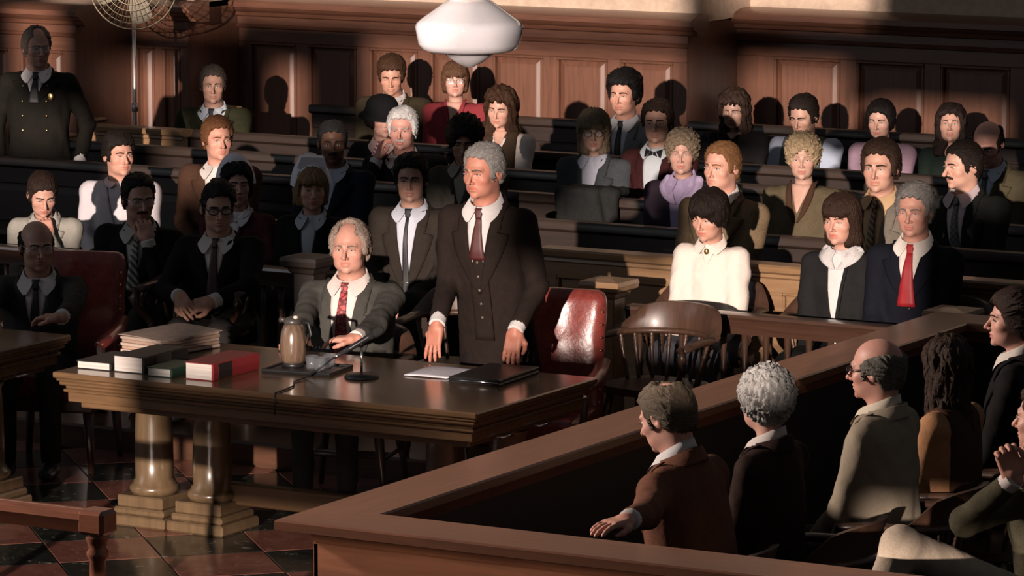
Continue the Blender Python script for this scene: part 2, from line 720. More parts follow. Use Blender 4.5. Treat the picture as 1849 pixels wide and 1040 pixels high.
wall_section('wall_back', -16.33, -12.74, 24.7, split(-16.33, -12.74, .395, .105))
wall_section('wall_back_right', -12.74, -5.2, 25.45, [(-12.74 + .28 + k * .62, -12.74 + .28 + k * .62 + .5) for k in range(11)])
wall_section('wall_back_left', -16.95, -16.33, 24.06, [(-16.78, -16.62), (-16.55, -16.40)])
wall_section('wall_back_far_left', -21, -16.82, 23.4, split(-21, -16.82, .36, .11))
for nm, a, b_, Y in (('wall_plaster', -16.33, -12.70, 24.82), ('wall_plaster_right', -12.70, -5.2, 25.57), ('wall_plaster_left', -21, -16.33, 24.15)):
    tag(MB().box(a, b_, Y, Y + 1.3, 1.6, 6.5, 0).build(nm, PLASTER), 'tan plaster wall above the wainscot', kind='structure')

# added wall behind the camera, its openings cut to mask the low sun
# openings are (u0,u1,v0,v1) on the plane Y = WY
WY = -4.0


def opening_wall(opens):
    xs = sorted({-14.0, 12.0} | {q for o in opens for q in o[:2]})
    zs = sorted({0.0, 9.0} | {q for o in opens for q in o[2:]})
    mb = MB()
    for a, b_ in zip(xs, xs[1:]):
        z0 = None
        for c, d in zip(zs, zs[1:]):
            cx, cz = (a + b_) / 2, (c + d) / 2
            hole = any(o[0] < cx < o[1] and o[2] < cz < o[3] for o in opens)
            if not hole:
                if z0 is None:
                    z0 = c
                z1 = d
            if hole or d == zs[-1]:
                if z0 is not None:
                    mb.box(a, b_, WY - .1, WY, z0, z1, 0)
                    z0 = None
    return mb


T_, A_ = 0.145, -0.33
DX, DZ = A_ * WY, -T_ * WY


def op(u0, u1, v0, v1):
    return (u0 + DX, u1 + DX, v0 + DZ, v1 + DZ)


# (u0, u1, v0, v1, Y of what the light falls on)
OPENS = [op(q[0] - .09 * q[4], q[1] - .09 * q[4], q[2], q[3]) for q in (
    (-4.75, -3.90, 2.36, 2.64, 15.4), (-4.85, -4.22, 2.64, 3.14, 15.1), (-5.3, -2.95, 1.9, 2.36, 14.5), (-3.92, -3.05, 2.98, 3.86, 16.5),
    (-3.05, -2.46, 3.22, 4.28, 16.5), (-2.46, -1.85, 3.22, 3.60, 17.8), (-1.85, -0.45, 3.22, 4.04, 18.2), (-1.85, -0.05, 4.04, 4.36, 19.6),
    (-4.9, -2.40, 4.50, 4.98, 24.3), (-2.03, -1.25, 4.50, 4.98, 25), (-2.42, -1.93, 4.30, 4.70, 13.2), (-4.3, -3.35, 4.2, 4.5, 21.5),
    (-5.95, -4.85, 3.80, 4.28, 20.1), (-6.0, -5.3, 3.46, 3.8, 19.8), (-1.12, -0.2, 4.5, 4.74, 23.85), (-2.15, -1.80, 4.0, 4.36, 20.15), (-2.98, -2.46, 2.98, 3.22, 15.9),
    (-5.66, -5.38, 4.28, 4.75, 24.6), (-6.75, -6.3, 4.3, 4.72, 24.06), (-6.75, -6.1, 4.98, 5.6, 23.1), (-6.75, -6.0, 4.0, 4.3, 22.5),
    (-7.5, -7.08, 4.2, 5.3, 23.4), (-5.95, -2.4, 5.12, 5.7, 24.6), (-2.1, -1.0, 5.3, 5.8, 25.5), (-2.7, -0.1, 2.55, 2.61, 11.7), (-0.72, 0.25, 2.62, 2.80, 12.5))]
tag(opening_wall(OPENS).build('sun_mask_wall', PLASTER), 'unseen plaster wall with openings shaping the sunlight', kind='structure')


# ------------------------------------------------------------------ pews
def pew(x0, x1, Y, ztop, label, ends=True, seat=True, panelled=False):
    r = empty('pew', ((x0 + x1) / 2, Y, PLT), 0, label, 'pew', 'gallery pews')
    L = (x1 - x0) / 2
    zt = ztop - PLT
    MB().box(-L, L, .012, .04, .05, zt - .05, .004).build('backrest', PEW_SHADE, r)
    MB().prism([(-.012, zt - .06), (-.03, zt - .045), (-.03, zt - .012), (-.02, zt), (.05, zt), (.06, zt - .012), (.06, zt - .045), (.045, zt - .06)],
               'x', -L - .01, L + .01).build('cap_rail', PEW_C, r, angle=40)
    MB().box(-L, L, -.004, .02, zt - .16, zt - .06, .004).build('upper_rail', PEW_SHADE, r)
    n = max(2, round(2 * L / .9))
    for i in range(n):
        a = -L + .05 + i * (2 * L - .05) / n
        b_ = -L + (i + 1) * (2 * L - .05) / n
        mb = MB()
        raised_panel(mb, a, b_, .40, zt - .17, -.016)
        mb.build('panel', PEW_SHADE, r)
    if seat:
        MB().box(-L, L, -.44, .012, .405, .435, .012).build('seat', PEW_SHADE, r)
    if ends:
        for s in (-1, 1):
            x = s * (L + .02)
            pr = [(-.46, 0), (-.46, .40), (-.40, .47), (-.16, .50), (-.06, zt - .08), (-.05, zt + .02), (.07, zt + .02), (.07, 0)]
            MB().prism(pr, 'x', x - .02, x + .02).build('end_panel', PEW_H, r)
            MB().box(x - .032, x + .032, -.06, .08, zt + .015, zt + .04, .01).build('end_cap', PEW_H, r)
    return r


pew(-11.15, -6.4, 19.62, .95, 'second long shade-toned pew behind the front gallery partition')
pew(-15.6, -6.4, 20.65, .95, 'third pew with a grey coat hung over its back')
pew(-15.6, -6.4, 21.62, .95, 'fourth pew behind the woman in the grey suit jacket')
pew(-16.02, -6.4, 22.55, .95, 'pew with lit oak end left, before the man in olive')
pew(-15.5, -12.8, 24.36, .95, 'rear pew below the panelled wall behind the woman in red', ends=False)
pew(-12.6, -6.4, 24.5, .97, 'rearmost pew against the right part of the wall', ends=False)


def partition(x0, x1, Y, zt, label):
    r = empty('gallery_partition', ((x0 + x1) / 2, Y, PLT), 0, label, 'partition', 'gallery partitions')
    L = (x1 - x0) / 2
    zt -= PLT
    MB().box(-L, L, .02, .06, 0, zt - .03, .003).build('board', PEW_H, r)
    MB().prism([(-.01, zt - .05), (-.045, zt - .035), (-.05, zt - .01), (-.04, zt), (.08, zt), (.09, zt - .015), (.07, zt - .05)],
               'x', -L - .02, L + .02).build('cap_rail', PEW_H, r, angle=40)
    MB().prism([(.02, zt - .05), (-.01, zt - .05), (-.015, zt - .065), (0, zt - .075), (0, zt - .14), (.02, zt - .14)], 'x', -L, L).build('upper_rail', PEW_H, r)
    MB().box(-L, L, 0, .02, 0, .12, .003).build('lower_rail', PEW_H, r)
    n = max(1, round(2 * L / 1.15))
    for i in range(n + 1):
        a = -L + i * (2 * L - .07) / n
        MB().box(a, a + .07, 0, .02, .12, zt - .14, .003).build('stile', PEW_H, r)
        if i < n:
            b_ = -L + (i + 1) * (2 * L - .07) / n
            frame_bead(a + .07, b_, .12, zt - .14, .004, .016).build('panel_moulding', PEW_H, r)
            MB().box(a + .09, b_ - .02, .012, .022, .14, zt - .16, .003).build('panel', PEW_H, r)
    return r


pew(-12.75, -11.25, 19.32, .88, 'short shade-toned pew holding the two nurses', ends=False)
partition(-16.04, -15.28, 22.44, .96, 'added tan panel for the lit pew face in front of the pedestal fan')  # lighter panel added where a pew back catches the light
partition(-15.72, -15.50, 23.36, 1.02, 'narrow added tan panel for a lit pew end below the panelled wall, left of centre')  # added lighter panel, stands for a pew end in the light
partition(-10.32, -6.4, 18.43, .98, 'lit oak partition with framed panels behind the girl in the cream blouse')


# ------------------------------------------------------------------ bar rail with newels and balusters
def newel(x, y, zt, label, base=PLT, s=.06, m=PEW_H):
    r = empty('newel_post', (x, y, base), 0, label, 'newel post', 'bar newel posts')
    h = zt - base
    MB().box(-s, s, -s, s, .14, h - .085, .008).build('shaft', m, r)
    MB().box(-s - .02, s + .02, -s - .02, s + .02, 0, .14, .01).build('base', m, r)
    mb = MB()
    sq = [(s, h - .10), (s + .012, h - .09), (s + .02, h - .07), (s + .045, h - .055), (s + .05, h - .03), (s + .045, h - .012), (s + .015, h - .008), (s * .4, h)]
    mat = Matrix.Rotation(math.pi / 4, 3, 'Z')
    mb.lathe([(q * 1.4142, z) for q, z in sq], n=4, mat=mat)
    mb.build('cap', m, r)
    return r


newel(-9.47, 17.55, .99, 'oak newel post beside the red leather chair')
newel(-11.19, 17.55, .99, 'shade-toned newel post behind the seated grey-suited man', m=SHADE_W)  # near-black wood gives this post its shade
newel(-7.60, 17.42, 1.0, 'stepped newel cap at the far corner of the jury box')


def bar(x0, x1, Y, zt, label):
    r = empty('bar_railing', (0, Y, PLT), 0, label, 'railing', 'bar railings')
    h = zt - PLT
    MB().prism([(-.05, h - .03), (-.06, h - .018), (-.055, h - .004), (-.02, h), (.03, h), (.06, h - .008), (.06, h - .02), (.04, h - .035), (.03, h - .10), (-.03, h - .10)],
               'x', x0, x1).build('top_rail', BAR_W, r, angle=40)
    MB().box(x0, x1, -.03, .03, .05, .10, .006).build('bottom_rail', DARK_H, r)
    n = max(2, int((x1 - x0) / .11))
    pro = [(.016, .10), (.022, .13), (.014, .15), (.02, .2), (.026, .27), (.018, .38), (.012, .43), (.02, .46), (.013, .48), (.018, h - .10)]
    proto = None
    for i in range(n):
        x = x0 + (i + .5) * (x1 - x0) / n
        if proto is None:
            proto = o = MB().lathe(pro, n=8).build('baluster', CHAIR_W, r, smooth=True)
        else:
            o = proto.copy()
            COL.objects.link(o)
            o.parent = r
        o.location = (x, 0, 0)
    return r


bar(-9.38, -7.68, 17.6, .86, 'dark turned baluster railing behind the empty captain chair')
bar(-15.2, -11.29, 18.22, .80, 'dark railing on the left behind the two men with glasses')

# ------------------------------------------------------------------ jury box
JX, JY, JB, JZ = -7.61, 11.70, 17.25, 1.0
jb = empty('jury_box', (JX, JY, 0), 0, 'brown oak jury box with wide flat rail in the foreground', 'jury box')
CW = .27
LX = 5.2
LY = JB - JY


def cap_prof(s=1):
    return [(0, JZ - .035), (0, JZ - .006), (.008, JZ), (CW - .008, JZ), (CW, JZ - .006), (CW, JZ - .035),
            (CW - .04, JZ - .045), (CW - .05, JZ - .09), (.10, JZ - .09), (.09, JZ - .06), (.06, JZ - .05), (.045, JZ - .038)]


pr = cap_prof()
MB().prism(pr, 'y', 0, LY, sa=lambda u, v: u, sb=lambda u, v: -u).build('side_cap', JURY_Y, jb, angle=35)
MB().prism(pr, 'x', 0, LX, sa=lambda u, v: u).build('front_cap', JURY_H, jb, angle=35)
MB().prism([(LY - u, v) for u, v in pr][::-1], 'x', 0, LX, sa=lambda u, v: LY - u).build('rear_cap', JURY_H, jb, angle=35)
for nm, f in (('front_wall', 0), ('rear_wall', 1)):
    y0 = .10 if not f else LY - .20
    MB().box(.10, LX, y0 + .022, y0 + .08, 0, JZ - .08, 0).build(nm, SHADE_W, jb)
MB().box(.122, .18, .10, LY - .10, 0, JZ - .08, 0).build('side_wall', SHADE_W, jb)
# front face: frieze, rails, stiles and panels
MB().box(.10, LX, .09, .122, JZ - .235, JZ - .085, .004).build('frieze', JURY_H, jb)
MB().box(.10, LX, .10, .122, 0, .16, .004).build('rail', JURY_H, jb)
MB().box(.10, LX, .10, .122, JZ - .30, JZ - .235, .003).build('rail', JURY_H, jb)
n = 14
stp = (LX - .16) / n
for i in range(n + 1):
    x = .10 + i * stp
    MB().box(x, x + .07, .10, .122, .16, JZ - .30, .003).build('stile', JURY_Z, jb)
    if i < n:
        MB().box(x + .085, x + stp - .015, .112, .126, .175, JZ - .315, .006).build('panel', JURY_Z, jb)
for (a, b_, c, d) in ((.09, LY - .1, JZ - .235, JZ - .085), (.10, LY - .1, 0, .16), (.10, LY - .1, JZ - .30, JZ - .235)):
    MB().box(.10, .122, a, b_, c, d, .003).build('rail', JURY_Y, jb)
n = 10
stp = (LY - .27) / n
for i in range(n + 1):
    y = .10 + i * stp
    MB().box(.10, .122, y, y + .07, .16, JZ - .30, .003).build('stile', JURY_Z, jb)
    if i < n:
        MB().box(.112, .126, y + .085, y + stp - .015, .175, JZ - .315, .006).build('panel', JURY_Z, jb)

# foreground rail at the lower left
fr = empty('bench_railing', (-8.52, 11.94, 0), 0, 'glossy brown handrail with turned end post at lower left', 'railing')
MB().prism([(-.04, .85), (-.05, .87), (-.045, .89), (-.02, .902), (.02, .902), (.045, .89), (.05, .87), (.04, .85), (.028, .82), (-.028, .82)], 'x', -3.2, .03
           ).build('handrail', RAIL_W, fr, angle=40)
MB().lathe([(.045, 0), (.045, .1), (.036, .12), (.036, .60), (.03, .66), (.03, .72), (.04, .735), (.04, .75), (.03, .765), (.038, .785), (.042, .80), (.042, .825)], (0, 0, 0), 16
           ).build('end_post', RAIL_W, fr, smooth=True)
MB().box(-.055, .058, -.052, .052, .815, .906, .014).build('end_block', RAIL_W, fr)
for i in range(1, 5):
    MB().lathe([(.03, 0), (.03, .1), (.02, .14), (.028, .4), (.018, .7), (.026, .82)], (-.7 * i, 0, 0), 10).build('baluster', RAIL_W, fr, smooth=True)


# ------------------------------------------------------------------ counsel tables
def counsel_table(x0, x1, y0, y1, label):
    r = empty('counsel_table', (x0, y0, 0), 0, label, 'table', 'counsel tables')
    W, D = x1 - x0, y1 - y0
    MB().box(0, W, 0, D, .742, .77, .006).build('table_top', TABLE, r)
    mb = MB()
    for i, (ins, a, b_, bv) in enumerate(((.012, .728, .742, .004), (.02, .708, .728, .007), (.042, .690, .708, .005), (.034, .676, .690, .005), (.05, .632, .676, .003))):
        mb.box(ins, W - ins, ins, D - ins, a, b_, bv)
    mb.build('edge_moulding', TABLE, r)
    MB().box(.09, W - .09, .09, D - .09, .60, .632, .006).build('apron', TABLE, r)
    for sx in (0, 1):
        for k in (0, 1):
            cx = .165 + k * .32
            if sx:
                cx = W - cx
            for cy in (D / 2 + .02,):
                p = empty('pedestal', (cx, cy, 0))
                p.parent = r
                col = [(.098, .135), (.112, .15), (.118, .165), (.112, .18), (.10, .188), (.098, .20), (.088, .21), (.09, .30), (.086, .47), (.08, .575), (.09, .588), (.09, .60)]
                MB().lathe(col, n=28).build('column', TABLE_Z, p, angle=50)
                MB().box(-.125, .125, -.125, .125, .085, .14, .006).box(-.14, .14, -.14, .14, .05, .085, .010).box(-.155, .155, -.155, .155, 0, .05, .008).build('plinth', TABLE_Z, p)
    MB().box(.5, W - .5, D / 2 + .03, D / 2 + .09, .12, .22, .006).build('stretcher', TABLE, r)
    for yy in (.3, .62):
        d = MB().tube([(W - .046, yy - .05, .63), (W - .018, yy - .045, .625), (W - .018, yy + .045, .625), (W - .046, yy + .05, .63)], .006, 6).build('drawer_pull', CHROME, r, smooth=True)
    return r


counsel_table(-10.94, -8.73, 15.0, 16.08, 'long counsel table with oak columns, books and a microphone on it')
counsel_table(-13.7, -11.5, 14.95, 15.93, 'counsel table at far left, before the bald man')


# ------------------------------------------------------------------ chairs
def captain_chair(label, loc, yaw, group='wooden captain chairs', s=1.0):
    r = empty('captain_chair', loc, math.radians(yaw), label, 'chair', group)
    r.scale = (s, s, s)
    n = 28
    mb = MB()
    pts = []
    for i in range(n):
        a = 2 * math.pi * i / n
        ca, sa = math.cos(a), math.sin(a)
        pts.append((.235 * math.copysign(abs(ca) ** .6, ca), .22 * math.copysign(abs(sa) ** .6, sa) - .01))
    mb.prism(pts, 'z', .415, .45)
    mb.build('seat', CHAIR_W, r, angle=40)
    # arm rail: bent round the back
    path = []
    for i in range(25):
        a = math.radians(-20 + 220 * i / 24)
        path.append((.275 * math.cos(a), .02 + .23 * math.sin(a), .675))
    path = [(.285, -.20, .66), (.285, -.12, .668)] + path[1:-1] + [(-.285, -.12, .668), (-.285, -.20, .66)]
    MB().tube(path, .024, 8, flat=(1.35, .75)).build('arm_rail', CHAIR_W, r, smooth=True)
    # crest: tall curved board
    vs_, fs = [], []
    m = 27
    for i in range(m):
        a = math.radians(12 + 156 * i / (m - 1))
        t = (i / (m - 1)) * 2 - 1
        hgt = .135 * (1 - abs(t) ** 3.2) + .012
        if abs(t) > .62:
            hgt *= 1 - .55 * ((abs(t) - .62) / .38)
        lean = .03
        for rr, zz in ((.010, 0), (.018, hgt * .55), (.012 + lean, hgt), (-.014 + lean, hgt), (-.014, hgt * .55), (-.016, 0)):
            R = 1 + rr / .25
            vs_.append((.272 * math.cos(a) * R, .02 + .23 * math.sin(a) * R, .672 + zz))
    for i in range(m - 1):
        for k in range(6):
            k2 = (k + 1) % 6
            fs.append((i * 6 + k, (i + 1) * 6 + k, (i + 1) * 6 + k2, i * 6 + k2))
    fs += [tuple(range(6))[::-1], tuple(range((m - 1) * 6, m * 6))]
    MB().raw(vs_, fs).build('crest', CHAIR_W, r, angle=50)
    # spindles
    for i in range(9):
        a = math.radians(10 + 160 * i / 8)
        p0 = Vector((.205 * math.cos(a), -.0 + .19 * math.sin(a), .445))
        p1 = Vector((.272 * math.cos(a), .02 + .23 * math.sin(a), .68))
        L = (p1 - p0).length
        pts = [p0.lerp(p1, t) for t in (0, .1, .45, .6, .66, .7, .74, .78, .82, .86, .9, 1)]
        MB().tube(pts, [.009, .011, .010, .009, .013, .009, .013, .009, .013, .009, .012, .009], 7).build('spindle', CHAIR_W, r, smooth=True)
    for sx in (-1, 1):
        MB().tube([(sx * .285, -.19, .665), (sx * .30, -.215, .62), (sx * .285, -.20, .57), (sx * .25, -.165, .52), (sx * .225, -.15, .48), (sx * .225, -.155, .44)],
                  [.022, .024, .018, .016, .018, .02], 8, flat=(.8, 1.2)).build('arm_post', CHAIR_W, r, smooth=True)
    for sx in (-1, 1):
        for sy in (-1, 1):
            MB().tube([(sx * .17, sy * .15, .42), (sx * .185, sy * .165, .32), (sx * .2, sy * .18, .2), (sx * .205, sy * .185, .16), (sx * .225, sy * .2, 0)],
                      [.02, .026, .022, .017, .014], 9).build('leg', CHAIR_W, r, smooth=True)
    for sx in (-1, 1):
        MB().tube([(sx * .2, -.18, .2), (sx * .2, .18, .2)], .012, 7).build('stretcher', CHAIR_W, r, smooth=True)
    MB().tube([(-.2, 0, .2), (.2, 0, .2)], .012, 7).build('stretcher', CHAIR_W, r, smooth=True)
    MB().tube([(-.2, -.18, .22), (.2, -.18, .22)], .012, 7).build('stretcher', CHAIR_W, r, smooth=True)
    return r


cc = captain_chair('empty wooden captain chair with curved crest before the railing', (-9.02, 17.20, PLT), -8, s=.97)


def dup_chair(label, loc, yaw):
    o = copy_tree(cc)
    o.location = loc
    o.rotation_euler = (0, 0, math.radians(yaw))
    o['label'] = label
    return o


def leather_chair(label, loc, yaw):
    r = empty('leather_armchair', loc, math.radians(yaw), label, 'chair', 'red leather armchairs')

    def bk(x, y, z):
        yy = y - .12 * (z - .5)
        d = rbox(x, yy, z, (0, .26, .71), (.255, .055, .315), .05)
        d = d - .02 * np.exp(-((x / .2) ** 2 + ((z - .72) / .25) ** 2)) * (yy < .26)
        return d + .007 * wob(x, y, z, 34, 20, 30, 3)
    v, f = snet(bk, (-.34, .1, .36), (.34, .5, 1.14), .017)
    np_mesh('back_cushion', v, f, LEATHER, r)
    v, f = snet(lambda x, y, z: rbox(x, y, z, (0, -.02, .43), (.26, .27, .07), .05) + .004 * wob(x, y, z, 30, 30, 10, 4), (-.32, -.34, .32), (.32, .3, .54), .02)
    np_mesh('seat_cushion', v, f, LEATHER, r)
    MB().box(-.26, .26, -.26, .26, .30, .37, .01).build('seat_frame', CHAIR_W, r)
    for sx in (-1, 1):
        MB().tube([(sx * .27, .22, .70), (sx * .29, .05, .67), (sx * .30, -.15, .655), (sx * .295, -.24, .64)], [.03, .036, .038, .03], 10, flat=(1.1, .7)).build('armrest', LEATHER, r, smooth=True)
        MB().tube([(sx * .29, -.22, .64), (sx * .28, -.19, .5), (sx * .265, -.2, .34)], [.024, .018, .022], 8).build('arm_post', CHAIR_W, r, smooth=True)
        for sy in (-1, 1):
            MB().tube([(sx * .22, sy * .22, .31), (sx * .24, sy * .24, 0)], [.028, .016], 8).build('leg', CHAIR_W, r, smooth=True)
        for k in range(9):
            z = .45 + k * .06
            MB().ellipsoid((sx * .252, .20 + .12 * (z - .5), z), (.006, .006, .006), 6, 4).build('nail', BRASS, r, smooth=True)
    return r


leather_chair('empty red leather armchair to the right of the standing man', (-9.33, 16.58, 0), 14)
leather_chair('red leather chair the bald man at far left sits in', (-12.03, 16.55, 0), 18)

# chairs people sit in
dup_chair('wooden captain chair under the seated man in grey', (-10.36, 16.62, 0), 15)
dup_chair('wooden captain chair behind the standing man, with lit crest', (-10.12, 17.25, PLT), 10)
dup_chair('wooden captain chair under the girl in the cream blouse', (-9.22, 18.10, PLT), 10)
dup_chair('wooden captain chair under the woman in the black cardigan', (-8.52, 18.08, PLT), 5)
dup_chair('wooden captain chair under the man with the bright red tie', (-7.98, 18.05, PLT), 5)
dup_chair('wooden captain chair under the bearded man with hand on chin', (-12.42, 17.6, PLT), 5)
dup_chair('wooden captain chair under the man with clasped hands, left', (-11.88, 17.6, PLT), 10)
JCH = [(-6.62, 12.95, 'wooden jury chair under the juror in brown'), (-6.50, 13.62, 'wooden jury chair under the curly grey-haired juror'),
       (-6.44, 14.42, 'wooden jury chair under the balding juror in beige'), (-6.44, 15.10, 'wooden jury chair under the long-haired juror'),
       (-6.40, 15.74, 'wooden jury chair under the juror with pinned-up hair'), (-5.42, 13.55, 'wooden jury chair under the juror with folded hands'),
       (-5.42, 14.45, 'empty wooden jury chair in the second jury row')]
for x, y, l in JCH:
    o = dup_chair(l, (x, y, 0), -90)
    o['group'] = 'jury chairs'


# ------------------------------------------------------------------ people
def V3(*a):
    return np.array(a, np.float64)


def rot(ax, deg):
    return np.array(Matrix.Rotation(math.radians(deg), 3, ax))


HEADS = {}


def head_fn(P, nb):
    """Head in its own frame: face towards -Y, eyes at z = 0, chin at -0.115, crown at 0.118.  nb = neck base point."""
    fem = P['fem']
    jw = P.get('jaw', 1.0) * (0.90 if fem else 1.0)
    fat = P.get('fat', 1.0)
    ns = P.get('nose', 1.0) * (0.88 if fem else 1.0)
    br = 0.6 if fem else 1.0
    nr = (0.047 if fem else 0.057) * (0.5 + 0.5 * fat)

    def fn(x, y, z):
        ax = np.abs(x)
        d = ell(ax, y, z, (0, .014, .034), (.076, .097, .084))
        d = smin(d, ell(ax, y, z, (0, -.028, -.028), (.063 * fat, .064, .086)), .03)
        d = smin(d, ell(ax, y, z, (.018, -.034, -.072), (.038 * jw * fat, .046, .034)), .025)
        d = smin(d, ell(ax, y, z, (0, -.079, -.099), (.017 * jw, .014, .014)), .022)
        d = smin(d, ell(ax, y, z, (.043 * fat, -.058, -.026), (.02, .02, .018)), .022)
        d = smin(d, cone(ax, y, z, (.010, -.090, .021), (.046, -.074, .020), .008 * br + .002, .007 * br), .014)
        d = smax(d, -ell(ax, y, z, (.031, -.104, .001), (.020, .020, .0135)), .010)
        d = smin(d, cone(ax, y, z, (0, -.088, .010), (0, -.108 - .010 * ns, -.032), .0065, .0105 * ns), .010)
        d = smin(d, ell(ax, y, z, (.0115 * ns, -.099, -.037), (.008, .011, .007)), .006)
        d = smin(d, ell(ax, y, z, (0, -.091, -.0585), (.022, .0085, .0065)), .007)
        d = smin(d, ell(ax, y, z, (0, -.089, -.0715), (.019, .0095, .007)), .007)
        d = smax(d, -ell(ax, y, z, (0, -.101, -.0650), (.024, .008, .0022)), .004)
        yr = y + .3 * (z + .01)
        ear = smax(ell(ax, yr, z, (.079, .014, -.008), (.011, .021, .033)), -ell(ax, yr, z, (.090, .010, -.004), (.008, .011, .018)), .004)
        d = smin(d, ear, .006)
        nk = cone(x, y, z, (0, .026, -.05), tuple(nb), nr, nr * 1.12)
        d = smin(d, nk, .03)
        return d
    return fn


def zline(y, P):
    hl = P.get('hl', 0.0)
    if P['fem']:
        return np.interp(y, [-.12, -.085, -.06, -.035, -.015, .01, .04, .12], [.084 + hl, .078 + hl, .05, -.015, -.045, -.055, -.085, -.085])
    return np.interp(y, [-.12, -.085, -.070, -.052, -.040, -.034, -.012, -.006, .02, .05, .12], [.086 + hl, .080 + hl, .074 + hl, .060 + hl, .030, -.022, -.034, .012, -.02, -.07, -.075])


def hair_fn(P):
    st = P['hair']
    tt, ts = P.get('tt', .018), P.get('ts', .009)
    seed = P['seed']
    L = P.get('len', .16)

    def fn(x, y, z):
        ax = np.abs(x)
        t = ts + (tt - ts) * np.clip((z - .02) / .08, 0, 1) ** 1.2
        sk = ell(x, y, z, (0, .014, .034), (.076, .097, .084))
        sk = smin(sk, ell(x, y, z, (0, .03, -.02), (.068, .072, .07)), .03)
        zl = zline(y, P) + (.10 * np.clip(ax - .035, 0, .03) * (y < -.03) if not P['fem'] else 0)
        zl = zl + .006 * np.sin(x * 190 + seed) * (y < -.03)
        if P.get('part') is not None:
            t = t + .010 * np.tanh((x - P['part']) * 60) * (z > .03)
        d = smax(sk - t, (zl - z) * .8, .006)
        if st == 'bald':
            zt = np.interp(y, [-.12, -.05, .0, .06, .12], [.00, .025, .05, .066, .05]) + P.get('bald', 0)
            d = smax(d, (z - zt) * .8, .008)
        elif st == 'thin':
            d = smax(d, -ell(x, y, z, (0, -.075, .105), (.048, .085, .058)), .012)
        elif st == 'spot':
            d = smax(d, -ell(x, y, z, (0, .045, .13), (.040, .045, .05)), .02)
        elif st in ('bob', 'long', 'wavy', 'perm', 'afro', 'bowl', 'up', 'tail'):
            if st in ('bob', 'long', 'wavy', 'tail'):
                flare = P.get('flare', .018)
                zz = np.clip((.03 - z) / L, 0, 1)
                a = .083 + flare * zz
                b = .083 + .4 * flare * zz
                yc = .022 + .012 * zz
                col = (np.sqrt((x / a) ** 2 + ((y - yc) / b) ** 2) - 1) * .08
                col = smax(col, np.abs(z + L / 2 - .03) - L / 2, .03)
                d = smin(d, col, .025)
            if st in ('perm', 'afro'):
                r_ = P.get('vol', .03)
                d = smin(d, ell(x, y, z, (0, .02, .032), (.078 + r_, .094 + r_, .086 + r_)), .02)
            if st == 'bowl':
                d = smin(d, ell(x, y, z, (0, .012, .02), (.092, .110, .108)), .02)
                d = smax(d, -.062 - z + .0 * x - .35 * np.clip(y, -.1, .03), .01)
            # open the face
            fz = P.get('face_top', .062)
            cut = ell(x, y, z, (0, -.112, fz - .11), (P.get('face_w', .066), .105, .115))
            if st in ('wavy', 'long', 'bob', 'tail'):
                cut = smin(cut, ell(x, y, z, (0, -.115, -.20), (.058, .125, .14)), .02)
            d = smax(d, -cut, .010)
            if st == 'up':
                d = smin(d, ell(x, y, z, (0, .10, .05), (.042, .035, .045)), .02)
            if st == 'tail':
                d = smin(d, cone(x, y, z, (.0, .11, .0), (.01, .12, -.16), .03, .022), .02)
            if st == 'bowl' or P.get('fringe'):
                fr = ell(x, y, z, (0, -.055, .052), (.072, .048, .040))
                fr = smax(fr, .026 - z, .006)
                d = smin(d, fr, .012)
        k = {'perm': 210, 'afro': 260, 'wavy': 150, 'bowl': 120}.get(st, 110)
        amp = P.get('amp', {'perm': .011, 'afro': .010, 'wavy': .011, 'long': .006}.get(st, .0032))
        kz = k if st in ('perm', 'afro') else k * .45
        ky = k * .4 if st in ('short', 'thin', 'spot', 'bald', 'up') else k
        d = d + amp * wob(x, y, z, k, ky, kz, seed, 6)
        return d
    ext = .14 + P.get('vol', 0)
    lo = (-ext, -.145 - P.get('vol', 0), -(L + .02) if st in ('long', 'wavy', 'bob', 'tail') else -.14)
    hi = (ext, .17, .15 + P.get('tt', .02) + P.get('vol', 0))
    if st == 'tail':
        lo = (lo[0], lo[1], -.22)
    return fn, lo, hi


